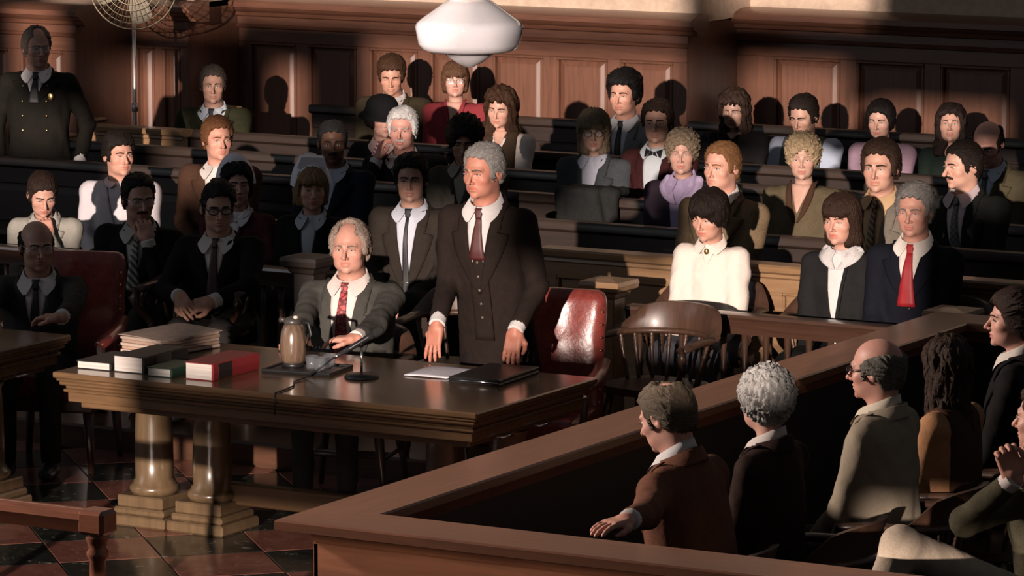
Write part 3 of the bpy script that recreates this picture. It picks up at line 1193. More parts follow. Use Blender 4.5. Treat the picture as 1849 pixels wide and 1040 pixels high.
def locks(fn, v, P, scale):
    r = np.random.RandomState(P['seed'])
    st = P['hair']
    N = P.get('nl', 420 if st in ('wavy', 'long', 'bob', 'tail') else 340)
    p = v[r.randint(0, len(v), N)].astype(np.float64)

    def f(q):
        return fn(q[:, 0], q[:, 1], q[:, 2])

    def grad(q):
        e = .0025
        g = np.stack([f(q + np.eye(3)[k] * e) - f(q - np.eye(3)[k] * e) for k in range(3)], 1)
        return g / np.maximum(np.linalg.norm(g, axis=1), 1e-6)[:, None]
    n = grad(p)
    ok = n[:, 2] > -.55
    p, n = p[ok], n[ok]
    N = len(p)
    part = P.get('part', -.02) or -.02
    if st in ('short', 'thin', 'spot', 'bald'):
        g = np.stack([.55 * np.sign(p[:, 0] - part) * (p[:, 2] > .05), .75 + 0 * p[:, 0], -.5 * (p[:, 2] < .07)], 1)
        g[(p[:, 1] < -.055) & (p[:, 2] > .04)] = (.6, .5, .55)
        L = .050
    elif st in ('perm', 'afro'):
        g = r.normal(size=(N, 3))
        L = .026
    elif st == 'up':
        g = np.stack([-.2 * np.sign(p[:, 0]), .9 + 0 * p[:, 0], .35 + 0 * p[:, 0]], 1)
        L = .06
    else:
        g = np.stack([.15 * np.sign(p[:, 0]), .12 + 0 * p[:, 0], -1 + 0 * p[:, 0]], 1)
        fr = (p[:, 1] < -.05) & (p[:, 2] > .03)
        g[fr] = np.stack([.3 * np.sign(p[fr, 0] + .01), -.3 + 0 * p[fr, 0], -.9 + 0 * p[fr, 0]], 1)
        L = {'wavy': .085, 'long': .09, 'bob': .07, 'tail': .07}.get(st, .05)
    g = g + .22 * r.normal(size=(N, 3))
    L = L * (.6 + .8 * r.rand(N))
    K = 6
    wv = {'wavy': .007, 'perm': .006, 'afro': .005}.get(st, .0016)
    ph = r.rand(N) * 6.28
    w0 = (.0065 if st not in ('wavy', 'long', 'bob', 'perm') else .0085) * (.7 + .7 * r.rand(N))
    rows = []
    for k in range(K):
        n = grad(p)
        t = g - n * (g * n).sum(1)[:, None]
        t /= np.maximum(np.linalg.norm(t, axis=1), 1e-6)[:, None]
        sd = np.cross(n, t)
        u = k / (K - 1)
        q = p + n * (.0012 + .004 * u * r.rand(N)[:, None] * (1.6 if st in ('perm', 'afro', 'wavy') else .8)) + sd * (wv * np.sin(ph + u * 6))[:, None]
        wd = (w0 * (1.0 - .85 * u ** 1.6) * (.55 if k == 0 else 1))[:, None]
        rows.append(np.stack([q - sd * wd - n * .002, q + n * wd * .55, q + sd * wd - n * .002], 1))
        p = p + t * (L / (K - 1))[:, None]
        p = p - grad(p) * (f(p) * .8)[:, None]
    A = np.stack(rows, 1)                      # N,K,3,3
    vv = A.reshape(-1, 3)
    b = (np.arange(N) * K * 3)[:, None]
    fs = []
    for k in range(K - 1):
        for a, c in ((0, 1), (1, 2)):
            fs.append(np.concatenate([b + k * 3 + a, b + k * 3 + c, b + (k + 1) * 3 + c, b + (k + 1) * 3 + a], 1))
    return vv, np.concatenate(fs)


HANDC = {}


def hand_mesh(curl, spread, h, thumb=0.0):
    """Right hand: wrist at origin, fingers along +X, palm facing -Z, thumb towards +Y."""
    key = (curl, spread, h, thumb)
    if key in HANDC:
        return HANDC[key]
    fing = []
    for i, (by, L, s) in enumerate(((.031, .074, 1), (.0105, .082, .35), (-.0105, .076, -.35), (-.030, .060, -1))):
        ang = math.radians(spread) * s
        p = V3(.088 - .006 * abs(s), by, 0.002)
        c = 0
        pts = [p]
        for j, fr in enumerate((.45, .31, .24)):
            c += math.radians(curl) * (0.75 if j == 0 else 1.0)
            dl = L * fr
            p = p + dl * V3(math.cos(c) * math.cos(ang), math.cos(c) * math.sin(ang), -math.sin(c))
            pts.append(p)
        fing.append(pts)
    tc = math.radians(thumb)
    th = [V3(.018, .026, -.006), V3(.048, .052, -.014), V3(.074, .058 - .02 * math.sin(tc), -.018 - .02 * math.sin(tc)), V3(.095, .056 - .035 * math.sin(tc), -.022 - .03 * math.sin(tc))]

    def fn(x, y, z):
        d = rbox(x, y, z, (.048, .0, 0), (.047, .040, .014), .013)
        d = smin(d, cone(x, y, z, (-.010, 0, 0), (.015, 0, 0), .026, .027), .02)
        d = smin(d, ell(x, y, z, (.035, .024, -.008), (.03, .018, .014)), .012)
        f = None
        for pts in fing:
            rr = (.0095, .0088, .0080, .0072)
            for j in range(3):
                q = cone(x, y, z, pts[j], pts[j + 1], rr[j], rr[j + 1])
                d = smin(d, q, .0045)
        for j in range(3):
            d = smin(d, cone(x, y, z, th[j], th[j + 1], (.0135, .0115, .010)[j], (.0115, .010, .008)[j]), .006)
        return d
    allp = np.array([p for f in fing for p in f] + th)
    lo = np.minimum(allp.min(0), V3(-.11, -.055, -.03)) - .016
    hi = np.maximum(allp.max(0), V3(.1, .055, .03)) + .016
    r = snet(fn, lo, hi, h)
    HANDC[key] = r
    return r


def frame_from(d, n):
    d = d / np.linalg.norm(d)
    z = -(n - d * n.dot(d))
    z = z / np.linalg.norm(z)
    y = np.cross(z, d)
    return np.stack([d, y, z], 1)


def ik(S, W, l1, l2, pole):
    v = W - S
    L = np.linalg.norm(v)
    mx = (l1 + l2) * .995
    if L > mx:
        W = S + v / L * mx
        v = W - S
        L = mx
    u = v / L
    a = (l1 * l1 - l2 * l2 + L * L) / (2 * L)
    hgt = math.sqrt(max(l1 * l1 - a * a, 0))
    p = pole - u * pole.dot(u)
    p = p / np.linalg.norm(p)
    return S + u * a + p * hgt, W


def drape(fn, X, Z, y0=-.36):
    y = np.full(X.shape, y0, np.float64)
    for _ in range(46):
        y = y + np.clip(fn(X, y, Z), -.02, .1) * .85
        y = np.minimum(y, .03)
    return y


def sheet(grid, fn, off, thick=.006):
    """grid: (n,m,2) array of (x,z) on the chest; returns verts/faces of a thin closed strip lying on fn."""
    n, m, _ = grid.shape
    X, Z = grid[..., 0], grid[..., 1]
    y = drape(fn, X, Z)
    top = np.stack([X, y - off, Z], -1).reshape(-1, 3)
    bot = np.stack([X, y - off + thick, Z], -1).reshape(-1, 3)
    v = np.concatenate([top, bot])
    f = []
    N = n * m
    for i in range(n - 1):
        for j in range(m - 1):
            a, b, c, d = i * m + j, i * m + j + 1, (i + 1) * m + j + 1, (i + 1) * m + j
            f += [(a, b, c, d), (a + N, d + N, c + N, b + N)]
    ring = [j for j in range(m)] + [i * m + m - 1 for i in range(1, n)] + [(n - 1) * m + j for j in range(m - 2, -1, -1)] + [i * m for i in range(n - 2, 0, -1)]
    for k in range(len(ring)):
        a, b = ring[k], ring[(k + 1) % len(ring)]
        f.append((b, a, a + N, b + N))
    return v, np.array(f, np.int32)


def join(parts):
    vs_, fs, o = [], [], 0
    for v, f in parts:
        vs_.append(v)
        fs.append(np.asarray(f) + o)
        o += len(v)
    return np.concatenate(vs_), np.concatenate(fs)


def grid2(fa, fb, ts, m=4):
    """strip between two edge functions of t (each returning (x,z))"""
    g = []
    for t in ts:
        a, b = np.array(fa(t)), np.array(fb(t))
        g.append([a + (b - a) * k / (m - 1) for k in range(m)])
    return np.array(g, float)


def uvball(c, r, R, n=10, m=8, iris=0.62):
    """eyeball: polar axis along local -Y of R"""
    vs_, fs, mi = [], [], []
    for j in range(m + 1):
        a = math.pi * j / m
        for i in range(n):
            b = 2 * math.pi * i / n
            p = np.array([math.sin(a) * math.cos(b) * r[0], -math.cos(a) * r[1], math.sin(a) * math.sin(b) * r[2]])
            vs_.append(tuple(c + R @ p))
    for j in range(m):
        for i in range(n):
            k = (i + 1) % n
            fs.append((j * n + i, j * n + k, (j + 1) * n + k, (j + 1) * n + i))
            mi.append(1 if (j + 1) * math.pi / m < iris * 1.05 else 0)
    return vs_, fs, mi


PN = [0]


def person(label, crown, P):
    PN[0] += 1
    P = dict(P)
    seed = P['seed'] = 11 * PN[0]
    fem = P['fem'] = P.get('fem', False)
    res = P.get('res', .0056)
    by = P.get('by', 0.0)                  # body yaw, 0 faces -Y
    hyaw = P.get('hy', 0.0) - by           # head yaw relative to body
    lean, side = P.get('lean', 4.0), P.get('side', 0.0)
    stand = P.get('stand', False)
    floor_z = P.get('floor', PLT)
    hs = P.get('hs', 1.0) * (.955 if fem else 1.0)
    Rt = rot('X', lean) @ rot('Y', side)
    Rh = rot('Z', hyaw) @ rot('X', P.get('hp', 0.0)) @ rot('Y', P.get('hr', 0.0))
    hoff = V3(0, -.024 - .0013 * max(P.get('hp', 0), 0), .150 - .0006 * max(P.get('hp', 0), 0)) * hs
    hair_up = P.get('tt', .018) * .8 if P.get('hair') not in ('bald', 'none') else 0.0
    crown_off = hoff + Rh @ V3(0, .014, (.118 + hair_up) * hs)
    neck0 = V3(0, .012, .60)
    seat = floor_z + .435
    if stand:
        hip = P.get('hip', .90)
        s = (crown[2] - floor_z - hip - crown_off[2]) / (Rt @ neck0)[2]
        org_z = floor_z + hip
    else:
        s = (crown[2] - seat - crown_off[2]) / (Rt @ neck0)[2]
        s = min(max(s, .84), 1.16)
        org_z = crown[2] - crown_off[2] - (Rt @ neck0)[2] * s
    ws = P.get('w', 1.0) * (.88 if fem else 1.0)
    neckb = Rt @ (neck0 * s)
    Rb = rot('Z', by)
    off = Rb @ (neckb + crown_off)
    loc = V3(crown[0] - off[0], crown[1] - off[1], 0)
    TO = V3(0, 0, org_z)                   # torso origin in person-local
    hc = TO + neckb + hoff                 # head centre in person-local

    def t2p(v):
        return np.asarray(v) @ Rt.T + TO

    def w2t(p):                            # world -> torso frame
        q = Rb.T @ (np.array(p, float) - loc)
        return Rt.T @ (q - TO)

    def p2t(q):
        return Rt.T @ (np.asarray(q) - TO)

    # ---- torso / sleeves distance functions (torso frame)
    zs = np.array([-.34, -.22, -.12, -.04, .06, .18, .30, .42, .50, .555, .60, .66]) * s
    if fem:
        A = np.array([.205, .21, .20, .195, .175, .160, .172, .180, .172, .115, .066, .055])
        B = np.array([.14, .14, .13, .13, .12, .112, .130, .122, .100, .078, .060, .052])
    else:
        A = np.array([.200, .198, .19, .186, .180, .176, .186, .196, .186, .125, .072, .060])
        B = np.array([.135, .132, .13, .130, .128, .124, .124, .122, .108, .084, .066, .058])
    A, B = A * ws, B * ws * P.get('belly', 1.0)
    yc_ = np.array([0, 0, 0, 0, -.004, -.008, -.010, -.004, .006, .014, .016, .014])
    zlo = -.30 * s if stand else -.06
    sw = .178 * ws + .004
    Sh = {1: V3(sw, .012, .512 * s), -1: V3(-sw, .012, .512 * s)}

    def torso(x, y, z):
        a, b, yc = np.interp(z, zs, A), np.interp(z, zs, B), np.interp(z, zs, yc_)
        d = (np.sqrt((x / a) ** 2 + ((y - yc) / b) ** 2) - 1) * np.minimum(a, b)
        d = smax(d, z - .63 * s, .02)
        d = smax(d, zlo - z, .02)
        ax = np.abs(x)
        d = smin(d, cone(ax, y, z, (0.03, .016, .548 * s), (sw - .01, .014, .518 * s), .046 * ws, .054 * ws), .045)
        return d

    # ---- arms
    al = P.get('al', 1.0)
    l1, l2 = .300 * (.5 + .5 * s) * al, .270 * (.5 + .5 * s) * al
    arms = {}
    for sd_ in (1, -1):                    # +1 = image-right arm of a figure facing the camera
        spec = P.get('armR' if sd_ > 0 else 'armL', 'lap')
        if isinstance(spec, str):
            if spec == 'lap':
                W = V3(sd_ * .09, -.30, .085)
                d, nrm, pole, curl, spr = V3(-sd_ * .5, -.8, -.25), V3(0, 0, -1), V3(sd_ * (.35 if fem else .6), .6, -.6), 22, 4
            elif spec == 'chin':
                ch = hc + Rh @ V3(0, -.105, -.105) * hs
                W = p2t(ch + V3(sd_ * .030, -.045, -.085))
                d, nrm, pole, curl, spr = Rt.T @ V3(-sd_ * .25, .30, .9), Rt.T @ V3(-sd_ * .3, .9, -.3), V3(sd_ * .35, -.2, -1), 55, 2
            elif spec == 'cheek':
                ch = hc + Rh @ V3(sd_ * .055, -.07, -.075) * hs
                W = p2t(ch + V3(sd_ * .085, -.02, -.095))
                d, nrm, pole, curl, spr = Rt.T @ V3(-sd_ * .3, .15, 1), Rt.T @ V3(-sd_ * .8, .5, 0), V3(sd_ * .4, -.2, -1), 35, 4
            elif spec == 'side':
                W = V3(sd_ * (sw + .06), -.03, -.02 * s)
                d, nrm, pole, curl, spr = V3(0, -.05, -1), V3(-sd_, 0, 0), V3(sd_ * .5, .7, 0), 18, 3
            elif spec == 'chest':
                W = V3(sd_ * .10, -.26, .30)
                d, nrm, pole, curl, spr = V3(-sd_ * .7, -.2, .6), V3(0, 1, .2), V3(sd_ * .6, .1, -1), 35, 3
        else:
            W = w2t(spec['w'])
            d = Rt.T @ Rb.T @ np.array(spec['d'], float)
            nrm = Rt.T @ Rb.T @ np.array(spec['n'], float)
            pole = Rt.T @ Rb.T @ np.array(spec.get('pole', (sd_ * .6, .3, -.6)), float)
            curl, spr = spec.get('curl', 20), spec.get('spr', 4)
        E, W = ik(Sh[sd_], W, l1, l2, pole)
        arms[sd_] = (Sh[sd_], E, W, d, nrm, curl, spr)
    ar = P.get('arm_r', 1.0) * (.86 if fem else 1.0)

    def sleeve(x, y, z, ext=0.0):
        d = None
        for sd_ in (1, -1):
            S_, E, W = arms[sd_][:3]
            W2 = E + (W - E) * .82
            q = smin(cone(x, y, z, S_, E, .063 * ar, .051 * ar), cone(x, y, z, E, W2, .051 * ar, .041 * ar), .02)
            ec = np.sqrt((x - E[0]) ** 2 + (y - E[1]) ** 2 + (z - E[2]) ** 2)
            t = ((x - S_[0]) * (E - S_)[0] + (y - S_[1]) * (E - S_)[1] + (z - S_[2]) * (E - S_)[2]) / l1
            q = q + .0026 * np.sin(t * 80 + 3 * sd_ + 25 * x) * np.exp(-(ec / .12) ** 2)
            d = q if d is None else np.minimum(d, q)
        return d
    fold = P.get('fold', .0056)
    nhole = (.058 if fem else .068) * (.5 + .5 * P.get('fat', 1.0))

    def coat(x, y, z):
        d = smin(torso(x, y, z), sleeve(x, y, z), .028)
        hole = np.maximum(np.sqrt(x ** 2 + (y - .008) ** 2) - nhole - 2.4 * np.clip(z - .568 * s, 0, .1), .545 * s - z)
        d = smax(d, -hole, .008)
        return d + fold * wob(x, y, z, 46, 46, 30, seed, 6) + fold * .6 * wob(x, y, z, 95, 95, 60, seed + 1, 5)

    pts = np.array([a[k] for a in arms.values() for k in range(3)])
    lo = np.minimum(pts.min(0), V3(-.26 * ws, -.18, zlo)) - .085
    hi = np.maximum(pts.max(0), V3(.26 * ws, .16, .64 * s)) + .085

    # ---- body (skin) mesh : head + neck, hands, and the trunk and limbs under the clothes
    nbh = Rh.T @ (-hoff) / hs
    nbh2 = Rh.T @ (-hoff + Rt @ V3(0, .0, -.05)) / hs
    key = None
    hf = head_fn(P, nbh2)
    lo_h = (-.105, -.14, min(-.18, nbh2[2] - .02))
    hi_h = (.105, .135, .13)
    lo_h = (min(lo_h[0], nbh2[0] - .07), min(lo_h[1], nbh2[1] - .07), lo_h[2])
    hi_h = (max(hi_h[0], nbh2[0] + .07), max(hi_h[1], nbh2[1] + .07), hi_h[2])
    hv, hq = snet(hf, lo_h, hi_h, res / hs)
    # colour in head space
    sk = np.array(P.get('skin', (.42, .235, .165)))
    colr = np.tile(sk, (len(hv), 1))
    x, y, z = hv[:, 0], hv[:, 1], hv[:, 2]

    def mixc(m, c):
        m = np.clip(m, 0, 1)[:, None]
        colr[:] = colr * (1 - m) + np.array(c) * m
    front = (y < -.06)
    lips = np.exp(-((x / .021) ** 2 + ((z + .065) / .0105) ** 2) ** 2) * front
    lipc = P.get('lip', sk * np.array([.95, .62, .62]) if not fem else sk * np.array([.85, .38, .40]))
    mixc(lips * .85, lipc)
    mixc(.35 * np.exp(-(((np.abs(x) - .045) / .02) ** 2 + ((z + .03) / .02) ** 2)) * (y < -.02), sk * np.array([1.05, .75, .72]))
    mixc(.3 * np.exp(-((x / .014) ** 2 + ((z + .035) / .014) ** 2)) * front, sk * np.array([1.05, .75, .7]))
    if P.get('stubble'):
        mixc(P['stubble'] * np.clip((-.045 - z) / .02, 0, 1) * (y < .0) * (z > -.125) * (1 - lips), sk * .55)
    parts = [(hv * hs @ Rh.T + hc, hq)]
    cols = [colr]
    for sd_ in (1, -1):
        S_, E, W, d, nrm, curl, spr = arms[sd_]
        vis = isinstance(P.get('armR' if sd_ > 0 else 'armL', 'lap'), dict) or P.get('armR' if sd_ > 0 else 'armL', 'lap') not in ('lap', 'side')
        v, f = hand_mesh(curl, spr, .0042 if vis else .0075, P.get('thumb', 20))
        F = frame_from(d, nrm)
        v = v * (.9 if fem else 1.0)
        if sd_ < 0:
            v = v * V3(1, -1, 1)
            f = f[:, ::-1]
        parts.append((t2p(v @ F.T + W), f))
        cols.append(np.tile(sk * np.array([1.0, .93, .9]), (len(v), 1)))

    def core(x, y, z):
        return smin(torso(x, y, z), sleeve(x, y, z), .03) + .026
    v, f = snet(core, lo, hi, .034)
    parts.append((t2p(v), f))
    cols.append(np.tile(sk, (len(v), 1)))

    # ---- legs
    kn = P.get('knee', .11)
    legs = {}
    for sd_ in (1, -1):
        if stand:
            legs[sd_] = (V3(sd_ * .085, 0, org_z + .02), V3(sd_ * .10, -.02, floor_z + .48), V3(sd_ * .10, .03, floor_z + .09))
        else:
            H_ = V3(sd_ * .085, 0, org_z + .055)
            K_ = V3(sd_ * kn, -.43, org_z + .055)
            legs[sd_] = (H_, K_, V3(sd_ * kn, -.42 + P.get('foot', 0), floor_z + .085))
        if P.get('legs') and sd_ in P['legs']:
            legs[sd_] = tuple(Rb.T @ (V3(*q) - loc) if q is not None else legs[sd_][k] for k, q in enumerate(P['legs'][sd_]))
    skirt = P.get('skirt', fem)

    def legf(x, y, z, sh=0.0):
        d = ell(x, y, z, (0, .01, org_z + (.02 if stand else .075)), (.18 * ws, .13, .12))
        for sd_ in (1, -1):
            H_, K_, F_ = legs[sd_]
            q = smin(cone(x, y, z, H_, K_, .088, .066), cone(x, y, z, K_, F_, .062, .050), .03)
            d = smin(d, q, .03)
        if skirt and not stand:
            d = smin(d, rbox(x, y, z, (0, -.22, org_z + .045), (kn + .07, .25, .075), .06), .04)
        return d + sh
    lp = np.array([p for l in legs.values() for p in l])
    llo, lhi = np.minimum(lp.min(0), V3(-.2, -.1, 9)) - .11, np.maximum(lp.max(0), V3(.2, .16, 0)) + .11
    v, f = snet(lambda x, y, z: legf(x, y, z, .022), llo, lhi, .045)
    parts.append((v, f))
    cols.append(np.tile(sk, (len(v), 1)))
    bv, bf = join(parts)
    body = np_mesh('person', bv, bf, SKIN, None, np.concatenate(cols))
    body.location = loc
    body.rotation_euler = (0, 0, math.radians(by))
    tag(body, label, 'person', P.get('group'))
    tr = fabric(P.get('trousers', (.02, .018, .017)))
    v, f = snet(lambda x, y, z: legf(x, y, z) + .004 * wob(x, y, z, 40, 40, 40, seed, 5), llo, lhi, P.get('leg_res', .026))
    np_mesh('skirt' if skirt and not stand else 'trousers', v, f, tr, body)
    for sd_ in (1, -1):
        F_ = legs[sd_][2]

        def shoe(x, y, z):
            d = ell(x, y, z, (F_[0], F_[1] - .075, F_[2] - .05), (.045, .125, .045))
            d = smin(d, ell(x, y, z, (F_[0], F_[1] + .01, F_[2] - .035), (.042, .055, .055)), .03)
            return smax(d, F_[2] - .083 - z, .008)
        v, f = snet(shoe, F_ + V3(-.07, -.22, -.1), F_ + V3(.07, .09, .05), .018)
        np_mesh('shoe', v, f, BLACK, body)

    # ---- face details (head frame -> person frame)
    def h2p(v):
        return np.asarray(v) * hs @ Rh.T + hc
    gz = P.get('gaze', 0.0)
    for sd_ in (1, -1):
        c = V3(sd_ * .031, -.0765, .0015)
        vv, ff, mi = uvball(c, (.0145, .0115, .0075 * P.get('open', 1.0)), rot('Z', gz))
        mb = MB()
        mb.raw(h2p(np.array(vv)), ff)
        mb.m = mi
        mb.build('eye', [EYE_W, EYE_I], body, smooth=True)
        # upper lid
        th = np.linspace(-1, 1, 7)
        lid = np.array([[sd_ * .031 + .0165 * t, -.0865 - .0025 * (1 - t * t), .0062 * (1 - t * t) * P.get('open', 1.0) + .0015] for t in th])
        mb = MB()
        mb.tube([tuple(p) for p in h2p(lid)], .0024 * hs, 6)
        ld = np_mesh('eyelid', np.array(mb.v), np.array([q for q in mb.f if len(q) == 4]), SKIN, body, np.tile(sk * .8, (len(mb.v), 1)))
        # eyebrow
        hcol = P.get('brow', P.get('hc', (.05, .03, .02)))
        ts = np.linspace(0, 1, 7)
        g = []
        for t in ts:
            ex = sd_ * (.011 + .040 * t)
            ez = .0205 + .004 * math.sin(t * 2.8) - .003 * t
            wd = (.0037 if not fem else .0024) * (1 - .6 * t) + .0012
            g.append([(ex, ez - wd), (ex, ez), (ex, ez + wd)])
        v, f = sheet(np.array(g), hf, .0015, .004)
        np_mesh('eyebrow', h2p(v), f, hair_mat(hcol), body)
    if P.get('moust'):
        g = [[(.030 * t, -.0475 - .008 * abs(t) - .0055), (.030 * t, -.0475 - .008 * abs(t)), (.030 * t, -.0475 - .008 * abs(t) + .0055)] for t in np.linspace(-1, 1, 11)]
        v, f = sheet(np.array(g), hf, .005, .008)
        np_mesh('moustache', h2p(v), f, hair_mat(P['moust']), body)
    if P.get('hair') not in (None, 'none'):
        fn, hlo, hhi = hair_fn(P)
        v, f = snet(fn, hlo, hhi, P.get('hres', .0062) / hs)
        v, f = join([(v, f), locks(fn, v, P, hs)])
        np_mesh('hair', h2p(v), f, hair_mat(P.get('hc', (.05, .03, .02))), body)
    if P.get('glasses'):
        gm = MB()
        wd, ht, rr = P['glasses']
        for sd_ in (1, -1):
            ring = [(sd_ * .033 + wd * math.cos(a), -.0985 + .10 * (abs(sd_ * .033 + wd * math.cos(a)) ** 2) * 3, .0 + ht * math.sin(a)) for a in np.linspace(0, 2 * math.pi, 17)]
            gm.tube([tuple(p) for p in h2p(np.array(ring))], rr, 6)
            gm.tube([tuple(p) for p in h2p(np.array([(sd_ * (.033 + wd), -.096, .004), (sd_ * .076, -.05, .008), (sd_ * .081, .0, .006), (sd_ * .081, .02, -.008)]))], rr * .9, 6)
        gm.tube([tuple(p) for p in h2p(np.array([(-.033 + wd, -.099, .004), (0, -.104, .007), (.033 - wd, -.099, .004)]))], rr, 6)
        g = gm.build('glasses', BLACK if rr > .0016 else CHROME, body, smooth=True)
        for sd_ in (1, -1):
            ln = MB()
            c = np.array([[sd_ * .033, -.1005, 0]])
            rg = np.array([[sd_ * .033 + wd * math.cos(a), -.0985, ht * math.sin(a)] for a in np.linspace(0, 2 * math.pi, 13)[:-1]])
            ln.raw(h2p(np.concatenate([c, rg])), [(0, 1 + (i + 1) % 12, 1 + i) for i in range(12)])
            ln.build('lens', LENS, g, smooth=True)

    # ---- clothes
    cl = P['cl']
    kind = cl.get('kind', 'suit')
    jm = fabric(cl['c'], cl.get('tweed', .18))
    v, f = snet(coat, lo, hi, P.get('cres', .0145))
    np_mesh({'suit': 'jacket', 'blouse': 'blouse', 'cardigan': 'cardigan', 'sweater': 'sweater', 'vest': 'blouse', 'uniform': 'uniform_jacket', 'coat': 'coat'}[kind],
            t2p(v), f, jm, body)

    def bust(x, y, z):                     # what overlays lie on
        return np.minimum(torso(x, y, z) + fold * wob(x, y, z, 46, 46, 30, seed, 6), cone(x, y, z, (0, .016, .57 * s), (0, .0, .70 * s), .058 * ws, .05 * ws))
    nw = (.064 if not fem else .056) * ws
    ztop = .600 * s
    vz = cl.get('vz', .26) * s
    zup = P.get('zup', 0)
    if cl.get('shirt'):
        sm = fabric(cl['shirt'], .06)
        g = grid2(lambda t: (-nw * (1 - t) ** .9 - .006, ztop + (vz - ztop) * t), lambda t: (nw * (1 - t) ** .9 + .006, ztop + (vz - ztop) * t), np.linspace(0, 1, 16), 7)
        v, f = sheet(g, bust, .006, .008)
        np_mesh('shirt_front', t2p(v), f, sm, body)
        # collar band with points
        n = 44
        ring = []
        cy = .010
        rx, ry = (.067 if not fem else .057), (.068 if not fem else .058)
        rx, ry = rx * (.5 + .5 * P.get('fat', 1.0)), ry * (.5 + .5 * P.get('fat', 1.0))
        big = cl.get('collar', 1.0)
        for i in range(n + 1):
            dg = -168 + 336 * i / n
            ph = math.radians(dg)                          # 0 = back, +-168 = front
            fr = (1 - math.cos(ph)) / 2
            sx, sy = math.sin(ph), math.cos(ph)
            zt = .650 * s - .048 * fr
            drop = float(np.interp(abs(dg), [0, 90, 125, 150, 168], [.034, .036, .052, .074, .016])) * big
            o_ = float(np.interp(abs(dg), [0, 60, 90, 125, 150, 168], [.012, .018, .026, .036, .034, .010])) * (.5 + .5 * big)
            ring.append([(rx * sx, cy + ry * sy, zt - .05), ((rx + .002) * sx, cy + (ry + .002) * sy, zt),
                         ((rx + .006) * sx, cy + (ry + .006) * sy, zt), ((rx + o_) * sx, cy + (ry + o_ * .6) * sy, zt - drop)])
        ring = np.array(ring)
        low = ring[:, 3]
        fm = low[:, 1] < 0
        yy = drape(bust, low[fm, 0], low[fm, 2]) - .024
        low[fm, 1] = np.minimum(low[fm, 1], yy)
        v = ring.reshape(-1, 3)
        f = [(i * 4 + k, (i + 1) * 4 + k, (i + 1) * 4 + k + 1, i * 4 + k + 1) for i in range(n) for k in range(3)]
        np_mesh('collar', t2p(v), np.array(f), fabric(cl.get('collar_c', cl['shirt']), .06), body, smooth=False)
    if cl.get('tie'):
        tm_ = tie_mat(*cl['tie']) if isinstance(cl['tie'], tuple) else cl['tie']
        tw = cl.get('tw', 1.0)
        z0 = .585 * s
        z1 = cl.get('tz', vz - .02 * s) if cl.get('tz') is None else cl['tz'] * s
        parts = [sheet(grid2(lambda t: (-.020 + .008 * t, z0 + .012 - .042 * t), lambda t: (.020 - .008 * t, z0 + .012 - .042 * t), np.linspace(0, 1, 5), 5), bust, .020, .016),
                 sheet(grid2(lambda t: (-(.012 + .026 * t) * tw, z0 - .026 + (z1 - z0 + .026) * t), lambda t: ((.012 + .026 * t) * tw, z0 - .026 + (z1 - z0 + .026) * t), np.linspace(0, 1, 14), 5), bust, .015, .010)]
        v, f = join(parts)
        np_mesh('tie', t2p(v), f, tm_, body)
    if cl.get('bow'):
        parts = []
        for sx in (-1, 1):
            parts.append(sheet(grid2(lambda t: (sx * (.004 + .05 * t), .575 * s - .008 - .016 * t), lambda t: (sx * (.004 + .05 * t), .575 * s + .008 + .016 * t), np.linspace(0, 1, 6), 4), bust, .022, .014))
        v, f = join(parts)
        np_mesh('bow_tie', t2p(v), f, fabric(cl['bow'], .05), body)
    if kind in ('suit', 'cardigan', 'uniform', 'coat'):
        lm = jm if not cl.get('lapel_c') else fabric(cl['lapel_c'])
        lw = cl.get('lw', 1.0) * (1 if kind != 'cardigan' else .35)
        parts = []
        for sx in (-1, 1):
            def inner(t):
                return (sx * (nw * (1 - t) ** .9 + .002 - .004 * t), ztop - .016 + (vz - ztop + .016) * t)

            def outer(t):
                if kind == 'cardigan':
                    wd = .05
                elif t < .24:
                    wd = .046 + .03 * t
                elif t < .30:
                    wd = .046 + (.088 - .046) * (t - .24) / .06 if t > .27 else .044
                else:
                    wd = .088 * (1 - ((t - .30) / .70) ** 1.5) + .008
                xx, zz = inner(t)
                return (xx + sx * wd * lw * ws, zz + .012 * (1 - t))
            g = grid2(inner, outer, [0, .06, .12, .18, .235, .26, .275, .30, .36, .44, .54, .64, .74, .84, .92, 1], 5)
            v, f = sheet(g, bust, .013, .010)
            if sx < 0:
                f = f[:, ::-1]
            parts.append((v, f))
        v, f = join(parts)
        np_mesh('lapel', t2p(v), f, lm, body)
        # jacket collar round the neck
        ring = []
        n = 18
        for i in range(n + 1):
            ph = math.radians(-104 + 208 * i / n)
            fr = (1 - math.cos(ph)) / 2
            sx, sy = math.sin(ph), math.cos(ph)
            r0 = (.084 if not fem else .074) * (.5 + .5 * P.get('fat', 1.0))
            zt = .618 * s - .034 * fr
            ring.append([(r0 * sx, .014 + r0 * sy, zt - .03), ((r0 + .003) * sx, .014 + (r0 + .003) * sy, zt), ((r0 + .010) * sx, .014 + (r0 + .010) * sy, zt), ((r0 + .032) * sx, .014 + (r0 + .022) * sy, zt - .05)])
        v = np.array(ring).reshape(-1, 3)
        f = [(i * 4 + k, (i + 1) * 4 + k, (i + 1) * 4 + k + 1, i * 4 + k + 1) for i in range(n) for k in range(3)]
        np_mesh('jacket_collar', t2p(v), np.array(f), lm, body)
        if cl.get('cuff', True) and cl.get('shirt'):
            for sd_ in (1, -1):
                S_, E, W = arms[sd_][:3]
                u = (W - E) / np.linalg.norm(W - E)
                mb = MB()
                mb.tube([tuple(t2p(W - u * .06)), tuple(t2p(W - u * .002)), tuple(t2p(W + u * .004))], [.034 * ar + .004, .034 * ar + .004, .030 * ar], 14)
                mb.build('cuff', fabric(cl['shirt'], .06), body, angle=50)
